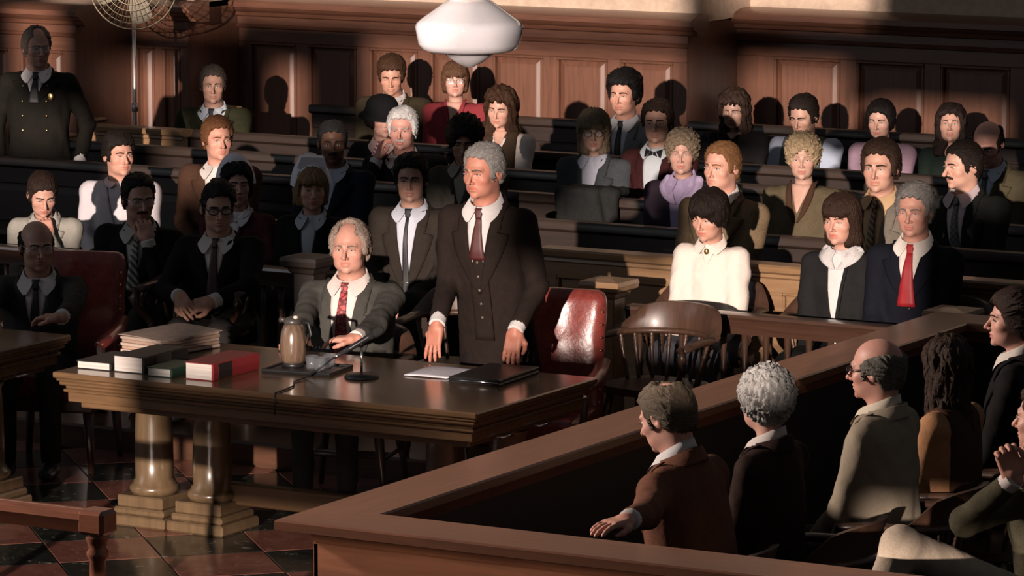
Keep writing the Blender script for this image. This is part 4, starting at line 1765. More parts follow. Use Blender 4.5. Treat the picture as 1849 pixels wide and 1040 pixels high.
        if not cl.get('bare'):
            nb_ = 2 if kind == 'suit' else 3
            bx = .014
            zz = vz - .02 * s
            cols_ = [bx] if kind != 'uniform' else [-.075, .075]
            bz = [zz - .10 * k for k in range(nb_)] if kind != 'uniform' else [vz + .10 - .09 * k for k in range(4)]
            for q in bz:
                for b_ in cols_:
                    yb = float(drape(bust, np.array([b_]), np.array([q]))[0])
                    MB().ellipsoid(tuple(t2p(V3(b_, yb - .006, q))), (.0085, .005, .0085), 8, 5).build('button', BRASS if kind == 'uniform' else BLACK, body, smooth=True)
    if cl.get('vestfront'):
        vcol, za, zb = cl['vestfront']
        za, zb = za * s, zb * s
        g = grid2(lambda t: (-.012 - .034 * min(1, 3 * t), za + (zb - za) * t), lambda t: (.012 + .034 * min(1, 3 * t), za + (zb - za) * t), np.linspace(0, 1, 16), 6)
        v, f = sheet(g, bust, .011, .008)
        np_mesh('waistcoat', t2p(v), f, fabric(vcol), body)
        for q in range(5):
            zq = za - .05 * s - q * .065 * s
            yb = float(drape(bust, np.array([0.]), np.array([zq]))[0])
            MB().ellipsoid(tuple(t2p(V3(0, yb - .014, zq))), (.007, .004, .007), 8, 5).build('button', plain('horn', (.10, .08, .06), .3), body, smooth=True)
    if kind == 'vest' or cl.get('vest'):
        vc = fabric(cl['vest'])

        def vst(x, y, z):
            d = torso(x, y, z) - .009 + fold * wob(x, y, z, 46, 46, 30, seed, 6)
            d = smax(d, np.abs(x) - .135 * ws - .0 * z, .01)
            d = smax(d, z - .60 * s, .01)
            cutv = (np.abs(x) - (.06 * ws) * np.clip((z - vz) / (.58 * s - vz), 0, 1.1)) * .9
            cutv = np.maximum(cutv, y)          # front only
            d = smax(d, -smax(cutv, (vz - z), .005), .004) if cl.get('v', True) else d
            return d
        v, f = snet(vst, (-.2, -.2, zlo - .02), (.2, .2, .62 * s), .0125)
        np_mesh('vest', t2p(v), f, vc, body)
    if cl.get('wing'):                          # big open collar lying on the chest
        parts = []
        for sx in (-1, 1):
            ww, zz_ = cl['wing'][1], cl['wing'][2]
            g = grid2(lambda t: (sx * (nw * (1 - t) ** .9 + .004), ztop + .012 + (zz_ * s - ztop) * t), lambda t: (sx * (nw * (1 - t) ** .9 + .004 + ww * (1 - (1.6 * abs(t - .45)) ** 2)), ztop + .012 + (zz_ * s - ztop) * t), np.linspace(0, 1, 9), 4)
            v, f = sheet(g, bust, .018, .010)
            parts.append((v, f if sx > 0 else f[:, ::-1]))
        v, f = join(parts)
        np_mesh('collar', t2p(v), f, fabric(cl['wing'][0], .06), body)
    if cl.get('skinv'):                         # bare skin at an open neckline
        zz_ = cl['skinv'] * s
        g = grid2(lambda t: (-nw * (1 - t) - .002, ztop + (zz_ - ztop) * t), lambda t: (nw * (1 - t) + .002, ztop + (zz_ - ztop) * t), np.linspace(0, 1, 10), 5)
        v, f = sheet(g, bust, .006, .008)
        np_mesh('neckline', t2p(v), f, SKIN, body, np.tile(sk, (len(v), 1)))
    P['_ctx'] = dict(body=body, t2p=t2p, h2p=h2p, bust=bust, hf=hf, s=s, ws=ws, hs=hs)
    return body, P['_ctx']


LENS = None
_m, _t, _b = nt('lens_glass')
_b.inputs['Base Color'].default_value = (.9, .9, .9, 1)
_b.inputs['Roughness'].default_value = .05
_b.inputs['Alpha'].default_value = .12
LENS = _m


# ------------------------------------------------------------------ the people, one by one
WHITE, CREAM, BLUEW = (.50, .48, .47), (.60, .52, .44), (.42, .46, .55)
BLK = (.012, .012, .012)
DKBR, BRN, LBR, RED_H, GREY, WHT_H, BLOND, SANDY = (.014, .009, .007), (.045, .022, .012), (.10, .055, .03), (.13, .055, .022), (.16, .15, .14), (.50, .49, .48), (.32, .22, .12), (.22, .12, .06)
THIN = (.024, .019, .0012)
THICK = (.025, .0165, .0030)
CTX = {}


def add(key, label, crown, **P):
    b, c = person(label, crown, P)
    CTX[key] = c
    return b


# -- main figures
add('standing', 'standing grey-haired man in dark three-piece suit and dark red tie, hands on table', (-9.450, 16.300, 1.765), stand=True, floor=0, hip=.88, by=6, hy=-6, lean=13, hp=6,
    res=.0046, hair='short', tt=.016, ts=.012, hl=.004, hc=(0.2, 0.19, 0.18), brow=(.12, .10, .08), skin=(.42, .185, .13), jaw=1.04, open=.8,
    cl=dict(c=(0.0155, 0.0105, 0.0085), shirt=WHITE, tie=((.06, .010, .010), (.05, .008, .008), 'plain'), vz=.22, tz=.38, vestfront=((0.015, 0.0105, 0.009), .42, .0), bare=True), trousers=(0.0108, 0.0084, 0.0072),
    armL=dict(w=(-9.56, 16.07, .945), d=(-.06, -.22, -1), n=(.1, .9, -.4), curl=6, spr=9, pole=(-.35, 1, .1)),
    armR=dict(w=(-9.16, 16.09, .945), d=(-.10, -.20, -1), n=(-.2, .9, -.3), curl=12, spr=5, pole=(.35, 1, .1)), cres=.0125, fold=.004)
add('attorney', 'seated balding man in grey suit with red paisley tie behind the carafe', (-10.366, 16.620, 1.319), floor=0, by=12, hy=18, lean=5, hp=2, res=.0046,
    hair='thin', tt=.020, ts=.024, hl=.008, hc=(.26, .20, .16), brow=(.2, .15, .12), skin=(.48, .25, .19), fat=1.10, jaw=1.1, amp=.0025, w=1.10, belly=1.1,
    cl=dict(c=(0.051, 0.0492, 0.0432), shirt=(.62, .54, .50), tie=((.42, .075, .075), (.12, .02, .02), 'paisley'), vz=.06, tz=.02, tw=1.4), trousers=(0.03, 0.0288, 0.0252),
    armL=dict(w=(-10.34, 16.06, .80), d=(.5, -.9, -.1), n=(0, 0, -1), curl=25, spr=3, pole=(-.4, .4, -1)),
    armR=dict(w=(-10.02, 16.05, .815), d=(-.9, -.35, -.05), n=(0, 0, -1), curl=20, spr=3, pole=(.5, .3, -1)), cres=.0125)
add('girl', 'girl with short dark bowl haircut in cream blouse with brooch', (-9.178, 18.020, 1.387), fem=True, by=8, hy=-4, hp=14, lean=3, res=.0048, hair='bowl', hc=(0.0108, 0.0054, 0.0036), tt=.026, ts=.016,
    skin=(.50, .27, .20), face_top=.045, w=.82, cl=dict(kind='blouse', c=(0.6, 0.52, 0.46), tweed=.05, shirt=(.60, .52, .46), vz=.50, collar=.75), fold=.009, arm_r=1.25, trousers=(0.08, 0.08, 0.096))
add('cardigan', 'woman with brown fringe in black cardigan over white frilled collar', (-8.466, 18.050, 1.410), fem=True, by=4, hy=-2, hp=4, res=.0048, hair='tail', len=.16, fringe=True, hc=(0.03, 0.0144, 0.0084), tt=.024, ts=.014,
    face_top=.05, skin=(.50, .27, .205), cl=dict(kind='cardigan', c=BLK, shirt=WHITE, wing=((.46, .44, .43), .075, .50), vz=.20), trousers=BLK)
add('navy', 'grey-haired man in navy suit with bright red tie, at right behind rail', (-8.083, 18.050, 1.483), by=6, hy=8, hp=4, res=.0048, hair='short', tt=.022, ts=.016, hl=.0, hc=(0.15, 0.14, 0.13), skin=(.46, .24, .18),
    cl=dict(c=(0.006, 0.0066, 0.0108), shirt=(.60, .55, .50), tie=((.30, .010, .014), (.2, .01, .01), 'plain'), vz=.34, tz=.33, tw=1.2), amp=.005)

# -- far left counsel and gallery, left side
add('baldleft', 'bald man with glasses in dark grey suit seated at far left table', (-12.076, 16.450, 1.219), floor=0, by=25, hy=48, hp=6, lean=12, res=.005, hair='bald', bald=-.012, hc=(0.012, 0.0096, 0.0084), skin=(.40, .23, .17), glasses=THIN, moust=None,
    cl=dict(c=(0.03, 0.03, 0.0276), shirt=(.5, .47, .46), tie=((.012, .012, .013), (.01, .01, .01), 'plain'), vz=.22), fat=1.05,
    armL=dict(w=(-12.05, 15.90, .80), d=(.95, -.1, -.1), n=(0, 0, -1), curl=15, spr=3, pole=(-1, .4, -.4)), armR=dict(w=(-11.62, 15.98, .80), d=(-.9, -.2, 0), n=(0, 0, -1), curl=25, pole=(1, .5, -.3)))
add('browngirl', 'woman in light grey jacket with parted brown hair, hand at mouth', (-13.566, 18.550, 1.159), fem=True, by=25, hy=46, hp=24, lean=12, hair='up', hc=(0.021, 0.0108, 0.0072), tt=.012, ts=.008, skin=(.46, .26, .2), armR='chin',
    cl=dict(kind='suit', c=(0.24, 0.23, 0.2), tweed=.1, shirt=(.3, .28, .25), vz=.34))
add('beard', 'man with glasses and moustache in dark suit, hand on chin, checked tie', (-12.369, 17.750, 1.310), by=22, hy=50, hp=8, lean=9, side=4, res=.005, hair='short', hc=(0.012, 0.0072, 0.0054), tt=.016, skin=(.38, .22, .165), glasses=THIN, moust=(.03, .02, .014), armR='chin', hl=.012,
    cl=dict(c=(0.0084, 0.0072, 0.0072), shirt=(.38, .38, .36), tie=((.05, .05, .05), (.3, .3, .27), 'stripe'), vz=.24))
add('clasped', 'man with thick black glasses in dark suit, hands clasped before him', (-11.844, 17.700, 1.303), by=18, hy=42, hp=6, lean=6, res=.005, hair='short', part=-.03, hc=(0.0108, 0.0072, 0.0054), tt=.02, skin=(.40, .24, .175), glasses=THICK,
    cl=dict(c=(0.0072, 0.0066, 0.0066), shirt=(.46, .45, .42), tie=((.035, .012, .014), (.03, .01, .01), 'plain'), vz=.26),
    armL=dict(w=(-11.84, 17.34, .75), d=(.75, -.5, -.45), n=(.3, .5, -.6), curl=30, spr=5, pole=(-1, .2, -.6)), armR=dict(w=(-11.655, 17.36, .735), d=(-.85, -.45, -.25), n=(-.4, .5, -.6), curl=34, spr=4, pole=(1, .3, -.5)))
add('nurse_dark', 'dark-haired nurse in white cap and maroon cardigan', (-12.406, 18.720, 1.281), fem=True, by=15, hy=44, hair='bob', len=.10, hc=(0.0072, 0.0048, 0.0042), tt=.022, ts=.018, skin=(.42, .25, .19), armR='chest',
    cl=dict(kind='cardigan', c=(0.051, 0.0108, 0.018), shirt=(.5, .48, .5), wing=((.52, .50, .54), .05, .53), vz=.34))
add('nurse_blonde', 'blonde nurse in tall white cap and black coat', (-11.938, 18.750, 1.283), fem=True, by=15, hy=40, hp=4, hair='bob', len=.13, hc=(0.22, 0.14, 0.075), tt=.018, ts=.02, fringe=True, face_top=.052, skin=(.44, .26, .19),
    cl=dict(kind='coat', c=(0.006, 0.0066, 0.0066), shirt=(.36, .38, .42), vz=.10))
add('navy_left', 'man with short greying hair and moustache in navy suit behind blonde nurse', (-12.652, 20.100, 1.365), by=10, hy=34, hp=5, hair='short', tt=.010, ts=.007, hc=(0.021, 0.0204, 0.0198), skin=(.13, .065, .042), moust=(.015, .012, .011),
    cl=dict(c=(0.0084, 0.0108, 0.0192), shirt=(.30, .33, .40), vz=.3))
add('thintie', 'dark-haired man in brown suit with thin black tie and tie clip', (-11.372, 18.850, 1.367), by=14, hy=26, hp=3, res=.005, hair='short', tt=.026, ts=.016, hc=(0.0072, 0.0054, 0.0048), skin=(.38, .22, .165), stubble=.25,
    cl=dict(c=(0.0228, 0.018, 0.0144), shirt=(.42, .44, .50), tie=((.008, .008, .010), (.01, .01, .01), 'plain'), tw=.62, vz=.08, tz=.04))
add('whitecoat', 'young dark-haired man in white coat looking right', (-13.939, 19.800, 1.265), by=24, hy=58, hp=2, lean=6, res=.005, hair='short', tt=.026, ts=.014, hl=-.012, hc=(0.0108, 0.0066, 0.0048), skin=(.50, .27, .20),
    cl=dict(kind='coat', c=(.45, .42, .44), tweed=.05, shirt=(.46, .43, .45), vz=.26, lw=.8, cuff=False, bare=True, collar=.4))
add('redhair', 'red-haired man in brown jacket behind dark-haired nurse', (-13.478, 20.150, 1.345), by=15, hy=50, hp=2, res=.005, hair='short', tt=.022, ts=.013, hc=RED_H, skin=(.52, .27, .20), w=1.05,
    cl=dict(c=(0.051, 0.0252, 0.0156), shirt=(.5, .47, .44), vz=.26))
add('guard', 'balding uniformed guard standing at far left with gold buttons and badge', (-15.244, 20.800, 1.755), stand=True, hip=.80, by=24, hy=52, hp=6, lean=2, hair='thin', hc=(0.16, 0.13, 0.11), tt=.012, ts=.012, hl=.01, skin=(.38, .22, .165), glasses=THIN, w=1.05,
    cl=dict(kind='uniform', c=(0.0102, 0.009, 0.0072), shirt=(.55, .52, .52), tie=((.01, .01, .01), (.01, .01, .01), 'plain'), vz=.40, tz=.40), armL='side', armR='side', trousers=(0.0084, 0.0078, 0.0072))
add('olive', 'grey-haired man in olive jacket and black tie before the wall', (-15.483, 23.100, 1.323), by=20, hy=34, hp=4, hair='short', tt=.016, ts=.012, hc=(0.042, 0.033, 0.027), skin=(.34, .20, .15), w=1.08,
    cl=dict(c=(0.0228, 0.024, 0.012), shirt=(.42, .46, .52), tie=((.01, .01, .012), (.01, .01, .01), 'plain'), vz=.28), armL='side')
add('brownback', 'brown-haired man in olive brown jacket looking down, against back wall', (-14.542, 23.850, 1.374), by=12, hy=28, hp=16, hair='short', tt=.03, ts=.017, hl=-.008, hc=(0.051, 0.024, 0.012), skin=(.46, .25, .18), open=.45, w=1.15,
    cl=dict(c=(0.042, 0.033, 0.0192), shirt=(.55, .52, .5), vz=.24))
add('hat', 'woman in black cloche hat with red and white scarf', (-13.480, 22.000, 1.289), fem=True, by=20, hy=52, hp=8, hair='bob', len=.09, hc=(0.012, 0.0072, 0.006), skin=(.48, .28, .22), cl=dict(kind='coat', c=(0.012, 0.0096, 0.0084), shirt=(.4, .3, .28), vz=.35), tt=.01, armL='chest')
add('whitemoust', 'white-haired man with white moustache in black coat, hand on cheek', (-12.786, 21.100, 1.352), by=14, hy=20, hp=4, side=-3, res=.005, hair='short', tt=.022, ts=.016, hc=WHT_H, brow=(.35, .34, .33), moust=(.5, .49, .48), skin=(.50, .26, .21), armL='cheek', w=1.12,
    cl=dict(c=(0.0072, 0.0072, 0.0084), shirt=(.48, .46, .46), vz=.36))
add('redblouse', 'woman in red V-neck blouse and glasses by the back wall', (-14.040, 23.850, 1.358), fem=True, by=16, hy=30, hair='bob', len=.12, hc=(0.11, 0.055, 0.03), tt=.016, ts=.016, flare=.005, fringe=True, skin=(.50, .29, .23), glasses=(.023, .017, .0012), fold=.008,
    cl=dict(kind='blouse', c=(0.19, 0.028, 0.034), tweed=.06, skinv=.42, wing=((.19, .028, .034), .03, .42)), w=1.1)
add('curly', 'woman with long wavy brown hair in brown vest and white sleeves', (-12.740, 22.200, 1.384), fem=True, by=4, hy=12, hp=12, hr=4, hair='wavy', len=.24, flare=.05, hc=(0.045, 0.021, 0.0108), tt=.03, ts=.03, amp=.014, skin=(.50, .29, .22),
    cl=dict(kind='vest', c=(0.55, 0.48, 0.44), tweed=.06, vest=(0.042, 0.027, 0.0156), skinv=.46, vz=.36), fold=.007)
add('afro', 'person with dark curly hair half hidden behind the standing man', (-11.834, 20.200, 1.414), by=8, hy=24, hp=16, hair='afro', vol=.03, hc=(0.0084, 0.0054, 0.0042), skin=(.30, .17, .12),
    cl=dict(c=(0.033, 0.0288, 0.024), shirt=(.2, .18, .16), vz=.36))

# -- gallery, right side
add('pomp', 'black-haired man with high hair in grey vest, white shirt and dark tie', (-12.306, 23.000, 1.450), by=4, hy=6, hp=4, res=.005, hs=1.06, hair='short', tt=.042, ts=.024, hl=-.006, hc=(0.006, 0.0048, 0.0048), skin=(.54, .29, .215),
    cl=dict(c=(0.16, 0.165, 0.17), shirt=(.52, .53, .56), tie=((.015, .011, .010), (.01, .01, .01), 'plain'), vz=.16, tz=.10))
add('greylady', 'woman with ash-blonde bob and glasses in grey suit jacket', (-11.571, 21.250, 1.386), fem=True, by=10, hy=28, hp=4, hair='bob', len=.17, hc=(0.17, 0.125, 0.08), tt=.026, ts=.026, fringe=True, face_top=.052, skin=(.32, .20, .15), glasses=(.022, .019, .0018), w=1.15,
    cl=dict(kind='suit', c=(0.033, 0.0372, 0.0408), shirt=(.33, .34, .40), vz=.16))
add('bowtie', 'brown-haired man in maroon jacket with dark bow tie', (-11.203, 21.350, 1.454), by=4, hy=18, hp=4, hair='short', tt=.02, ts=.018, hc=(0.021, 0.0114, 0.0072), skin=(.36, .21, .155),
    cl=dict(c=(0.027, 0.0072, 0.0078), shirt=(.33, .36, .38), bow=(.012, .01, .012), vz=.10))
add('lavender', 'older woman with curly ash hair in purple jacket over wide lavender collar', (-10.418, 20.150, 1.423), fem=True, by=8, hy=22, hp=4, hair='perm', vol=.022, hc=(0.16, 0.12, 0.08), skin=(.38, .225, .175), w=1.1,
    cl=dict(kind='cardigan', c=(0.0204, 0.0144, 0.0216), shirt=(.30, .24, .36), wing=((.36, .29, .42), .085, .46), vz=.04, collar=1.2))
add('tan', 'sandy-haired man in tan tweed jacket behind the girl', (-9.640, 19.100, 1.498), by=-4, hy=-8, hp=2, res=.005, hair='short', tt=.016, ts=.012, hl=.006, hc=(0.16, 0.075, 0.03), skin=(.52, .28, .21), w=1.14,
    cl=dict(c=(0.12, 0.084, 0.0496), tweed=.3, shirt=(.48, .46, .44), vz=.30))
add('darkback', 'woman with big curly brown hair in dark clothes by pilaster', (-11.986, 23.900, 1.265), fem=True, by=8, hy=12, hp=10, hair='wavy', len=.2, flare=.03, hc=(0.027, 0.0144, 0.0096), tt=.035, ts=.03, amp=.014, skin=(.32, .2, .155), w=1.15, cl=dict(kind='sweater', c=(0.0084, 0.0072, 0.0078), skinv=.55))
add('youngman', 'young dark-haired man in grey-green vest with pale blue sleeves', (-11.479, 23.850, 1.251), by=2, hy=0, hp=18, hair='short', tt=.022, ts=.016, hc=(0.012, 0.0072, 0.0054), skin=(.40, .24, .18), open=.5, w=1.05,
    cl=dict(kind='vest', c=(0.3, 0.34, 0.42), tweed=.06, vest=(0.068, 0.08, 0.0704), vz=.45))
add('perm', 'woman with blonde permed hair in olive top with brown V collar', (-9.686, 20.150, 1.437), fem=True, by=6, hy=22, hp=5, hair='perm', vol=.024, hc=(0.34, 0.25, 0.15), skin=(.44, .27, .21), w=1.15,
    cl=dict(kind='blouse', c=(0.08, 0.0624, 0.0368), skinv=.46, wing=((.045, .022, .013), .035, .40)))
add('mauve', 'woman with dark hair drawn back in mauve sweater', (-10.925, 23.850, 1.249), fem=True, by=0, hy=8, hp=8, hair='up', hc=(0.0072, 0.0054, 0.0054), tt=.022, ts=.018, skin=(.44, .27, .21), w=1.1, cl=dict(kind='sweater', c=(0.22, 0.15, 0.19), tweed=.08, skinv=.54))
add('green', 'woman with long dark wavy hair in dark green, beside the right wall', (-10.417, 23.800, 1.257), fem=True, by=6, hy=20, hp=-4, hair='wavy', len=.24, flare=.03, hc=(0.018, 0.0102, 0.0078), tt=.022, ts=.02, skin=(.44, .26, .20), cl=dict(kind='sweater', c=(0.0084, 0.0144, 0.0114), skinv=.52))
add('baldright', 'bald man looking down in olive brown jacket at far right', (-9.199, 21.500, 1.394), by=-2, hy=4, hp=26, lean=10, hair='bald', hc=(0.018, 0.012, 0.009), skin=(.52, .27, .21), w=1.1, cl=dict(c=(0.045, 0.0372, 0.0216), shirt=(.32, .36, .42), tie=((.03, .03, .03), (.02, .02, .02), 'plain'), vz=.3))
add('profile', 'dark-haired man with moustache in dark suit shown in left profile', (-8.731, 20.100, 1.456), by=-8, hy=-30, hp=6, lean=8, side=-5, res=.005, hair='short', tt=.014, ts=.012, hc=(0.0132, 0.0078, 0.006), skin=(.48, .28, .21), moust=(.03, .018, .013), nose=1.15,
    cl=dict(c=(0.0102, 0.0114, 0.0102), shirt=(.45, .38, .40), tie=((.05, .055, .055), (.12, .13, .12), 'check'), vz=.18), w=1.08)
add('striped', 'brown-haired man in grey-tan jacket with brown striped tie', (-8.746, 19.100, 1.560), by=0, hy=8, hp=4, res=.005, hs=1.04, hair='short', tt=.024, ts=.020, hc=(0.027, 0.0138, 0.0084), skin=(.44, .25, .185),
    cl=dict(c=(0.116, 0.1, 0.08), tweed=.22, shirt=(.42, .28, .16), tie=((.028, .018, .012), (.20, .12, .05), 'stripe'), vz=.12), w=1.04)

# -- jurors, seen from behind
add('juror_brown', 'juror in brown suit with thinning crown, leaning towards the rail', (-6.809, 13.000, 1.358), floor=0, by=-92, hy=-98, hp=20, lean=14, res=.0046, hair='spot', tt=.014, ts=.011, hc=(0.1, 0.075, 0.05), skin=(.48, .26, .20), w=1.12,
    cl=dict(c=(0.11, 0.046, 0.028), shirt=WHITE, vz=.3), armR=dict(w=(-6.48, 12.12, 1.02), d=(-.35, -1, -.05), n=(0, 0, -1), curl=12, pole=(.6, -.3, -.6)), cres=.0125, amp=.006)
add('juror_grey', 'juror with curly silver hair in dark brown jacket', (-6.684, 13.620, 1.328), fem=True, floor=0, by=-90, hy=-118, res=.005, hair='perm', vol=.026, hc=(0.33, 0.32, 0.3), hres=.0055, skin=(.48, .27, .21), w=1.15, amp=.012,
    cl=dict(kind='suit', c=(0.0204, 0.0108, 0.0084), shirt=(.5, .45, .42), vz=.3), cres=.0125)
add('juror_bald', 'balding juror with glasses in beige jacket', (-6.595, 14.400, 1.337), floor=0, by=-88, hy=-88, hp=4, res=.0046, hair='bald', bald=-.004, hc=(0.13, 0.12, 0.1), ts=.012, skin=(.50, .26, .20), glasses=THICK, w=1.08,
    cl=dict(c=(0.23, 0.19, 0.14), tweed=.1, shirt=(.52, .46, .36), vz=.3), cres=.0125, fold=.007)
add('juror_long', 'juror with long wavy brown hair in tan-orange blouse and dark waistcoat', (-6.586, 15.050, 1.267), fem=True, floor=0, by=-95, hy=-125, res=.005, hair='wavy', len=.36, flare=.02, hc=(0.033, 0.0168, 0.0096), tt=.02, ts=.018, skin=(.45, .26, .2), amp=.012,
    cl=dict(kind='vest', c=(.33, .17, .085), vest=(.05, .024, .014), v=False), hres=.0055)
add('juror_up', 'juror with pinned-up brown hair in black coat at right edge', (-6.551, 15.660, 1.381), fem=True, floor=0, by=-80, hy=-62, res=.005, hair='up', hc=(0.033, 0.0168, 0.0108), tt=.026, ts=.018, skin=(.52, .28, .22),
    cl=dict(kind='suit', c=(0.0084, 0.0072, 0.0072), shirt=(.55, .5, .44), vz=.3), w=1.1)
add('juror_hands', 'juror in olive tweed jacket and khaki trousers with folded hands, lower right', (-5.521, 13.500, 1.388), floor=0, by=-95, hy=-95, res=.005, hair='short', hc=(0.03, 0.018, 0.012), skin=(.50, .27, .205), lean=10, w=1.1,
    cl=dict(c=(0.045, 0.0396, 0.024), tweed=.3, shirt=(.5, .44, .42), vz=.3), trousers=(0.36, 0.29, 0.22), leg_res=.018, cres=.0125,
    armL=dict(w=(-5.429, 12.809, 1.169), d=(-.28, .35, .9), n=(.6, .9, 0), curl=42, spr=3, pole=(-1, -.25, -.9)), armR=dict(w=(-5.407, 12.935, 1.150), d=(-.28, -.2, .9), n=(.6, -.9, 0), curl=46, spr=3, pole=(-1, .4, -.9)),
    legs={-1: (None, (-5.669, 12.578, 0.951), (-5.753, 12.480, 0.646)), 1: (None, None, None)})


# ------------------------------------------------------------------ worn accessories
def head_part(key, name, mb, mat, smooth=True, parent=None):
    c = CTX[key]
    mb.v = [tuple(p) for p in c['h2p'](np.array(mb.v))]
    return mb.build(name, mat, parent or c['body'], smooth=smooth)


def chest_part(key, name, xz, r, mat, off=.02):
    c = CTX[key]
    x, z = xz[0], xz[1] * c['s']
    y = float(drape(c['bust'], np.array([x]), np.array([z]))[0]) - off
    return MB().ellipsoid(tuple(c['t2p'](V3(x, y, z))), r, 12, 8).build(name, mat, c['body'], smooth=True)


CAPW = fabric((.60, .60, .66), .04)


def cap_band(key, h0, h1, a0, tilt, rx, ry, yc):
    """stiff white band standing round the back and top of the head"""
    v, f = [], []
    n = 26
    for i in range(n + 1):
        a = math.radians(-a0 + 2 * a0 * i / n)
        hh = h0 + (h1 - h0) * math.cos(a * 90 / a0) ** 1.0
        for k, (dr, dz) in enumerate(((0, 0), (.012, hh * .5), (.02, hh), (.016, hh), (.008, hh * .5), (-.004, 0))):
            v.append((math.sin(a) * (rx + dr), yc - tilt * dz + .0, .0 + math.cos(a) * (ry + dr) + 0))
            v[-1] = (math.sin(a) * (rx + dr), yc + tilt * .0 - dz * .9 * 0 + dz, math.cos(a) * (ry + dr + dz * .35))
    for i in range(n):
        for k in range(6):
            k2 = (k + 1) % 6
            f.append((i * 6 + k, i * 6 + k2, (i + 1) * 6 + k2, (i + 1) * 6 + k))
    return MB().raw(v, f)


head_part('nurse_dark', 'nurse_cap', cap_band('nurse_dark', .03, .065, 88, 1, .098, .136, -.02), CAPW)
head_part('nurse_blonde', 'nurse_cap', cap_band('nurse_blonde', .05, .11, 84, 1, .100, .132, -.035), CAPW)
nb = MB()
nb.prism([(-.085, .118), (.085, .118), (.070, .176), (-.060, .182)], 'y', -.02, .05)
head_part('nurse_blonde', 'cap_crown', nb, CAPW, smooth=False)
# cloche hat
hatm = fabric((.008, .008, .009), .1)
hm = MB().lathe([(.155, .005), (.145, .022), (.118, .035), (.112, .06), (.105, .10), (.080, .135), (.04, .152), (.003, .156)], (0, .01, .0), 24)
head_part('hat', 'cloche_hat', hm, hatm)
# scarf
sc_ctx = CTX['hat']
parts = []
for sx, wd, zz in ((-1, .05, .30), (1, .045, .36), (-.2, .045, .28)):
    g = grid2(lambda t: (sx * .07 * t - wd * (.4 + .8 * t), (.60 + (zz - .60) * t) * sc_ctx['s']), lambda t: (sx * .07 * t + wd * (.4 + .8 * t), (.60 + (zz - .60) * t) * sc_ctx['s']), np.linspace(0, 1, 10), 6)
    parts.append(sheet(g, sc_ctx['bust'], .03, .02))
vv, ff = join(parts)
np_mesh('scarf', sc_ctx['t2p'](vv), ff, tie_mat((.36, .03, .04), (.60, .50, .50), 'stripe'), sc_ctx['body'])
chest_part('girl', 'brooch', (0, .565), (.012, .006, .015), BRASS, .03)
chest_part('guard', 'badge', (.10, .44), (.020, .006, .026), BRASS, .008)
chest_part('thintie', 'tie_clip', (0, .16), (.022, .004, .004), CHROME, .018)
for q in range(4):
    chest_part('cardigan', 'button', (0.004, .20 - .055 * q), (.0075, .004, .0075), plain('pearl', (.6, .58, .55), .3), .016)


# ------------------------------------------------------------------ hanging lamp and fan
lamp = empty('pendant_lamp', (-7.705, 13.19, 2.427), 0, 'white milk glass pendant lamp hanging at top centre', 'lamp')
MB().lathe([(.004, 0), (.018, .004), (.048, .020), (.078, .040), (.092, .053), (.104, .058), (.150, .061), (.174, .070), (.188, .09), (.194, .12), (.199, .150), (.194, .166), (.178, .180), (.145, .203), (.110, .228), (.085, .246), (.068, .252), (.064, .262)],
           n=48).build('glass_globe', MILK, lamp, smooth=True)
MB().lathe([(.07, .255), (.074, .262), (.074, .300), (.066, .312), (.03, .33), (.012, .345), (.009, .36)], n=28).build('fitter', BRASS, lamp, smooth=True)
MB().tube([(0, 0, .35), (0, 0, 2.8)], .009, 8).build('stem', BRASS, lamp, smooth=True)
MB().lathe([(.01, 2.72), (.06, 2.75), (.075, 2.8), (.075, 2.81)], n=20).build('canopy', BRASS, lamp, smooth=True)

fan = empty('pedestal_fan', (-16.12, 23.10, PLT), math.radians(24), 'tall pedestal fan with round wire guard by the left wall', 'fan')
WIRE = plain('fan_wire', (.30, .25, .17), .45, metal=.6)
POLE = plain('fan_pole', (.55, .50, .48), .35, metal=.5)
FZ = 1.84 - PLT
MB().tube([(0, 0, .03), (0, 0, FZ - .02)], [.016, .012], 10).build('pole', POLE, fan, smooth=True)
MB().tube([(0, 0, .86), (0, 0, .92)], .022, 10).build('collar', POLE, fan, smooth=True)
MB().lathe([(.2, 0), (.2, .015), (.12, .03), (.03, .05), (.02, .08)], n=24).build('base', POLE, fan, smooth=True)
MB().tube([(0, .16, FZ), (0, .13, FZ), (0, .0, FZ), (0, -.04, FZ)], [.03, .07, .075, .04], 16).build('motor', BLACK, fan, smooth=True)
pr0 = None
for k in range(7):
    rr = .30 * (k + 1) / 7
    yy = -.10 + .09 * (rr / .30) ** 3
    MB().tube([(rr * math.cos(a), yy, FZ + rr * math.sin(a)) for a in np.linspace(0, 2 * math.pi, 33)], .0028 if k < 6 else .006, 5, up=(0, 1, 0)).build('guard_ring', WIRE, fan, smooth=True)
sp = None
for k in range(40):
    if sp is None:
        sp = o = MB().tube([(0, -.10, 0), (.15, -.09, 0), (.26, -.055, 0), (.30, -.01, 0), (.26, .05, 0), (.1, .07, 0)], .0022, 4).build('guard_wire', WIRE, fan, smooth=True)
    else:
        o = sp.copy()
        COL.objects.link(o)
        o.parent = fan
    o.location = (0, 0, FZ)
    o.rotation_euler = (0, -2 * math.pi * k / 40, 0)
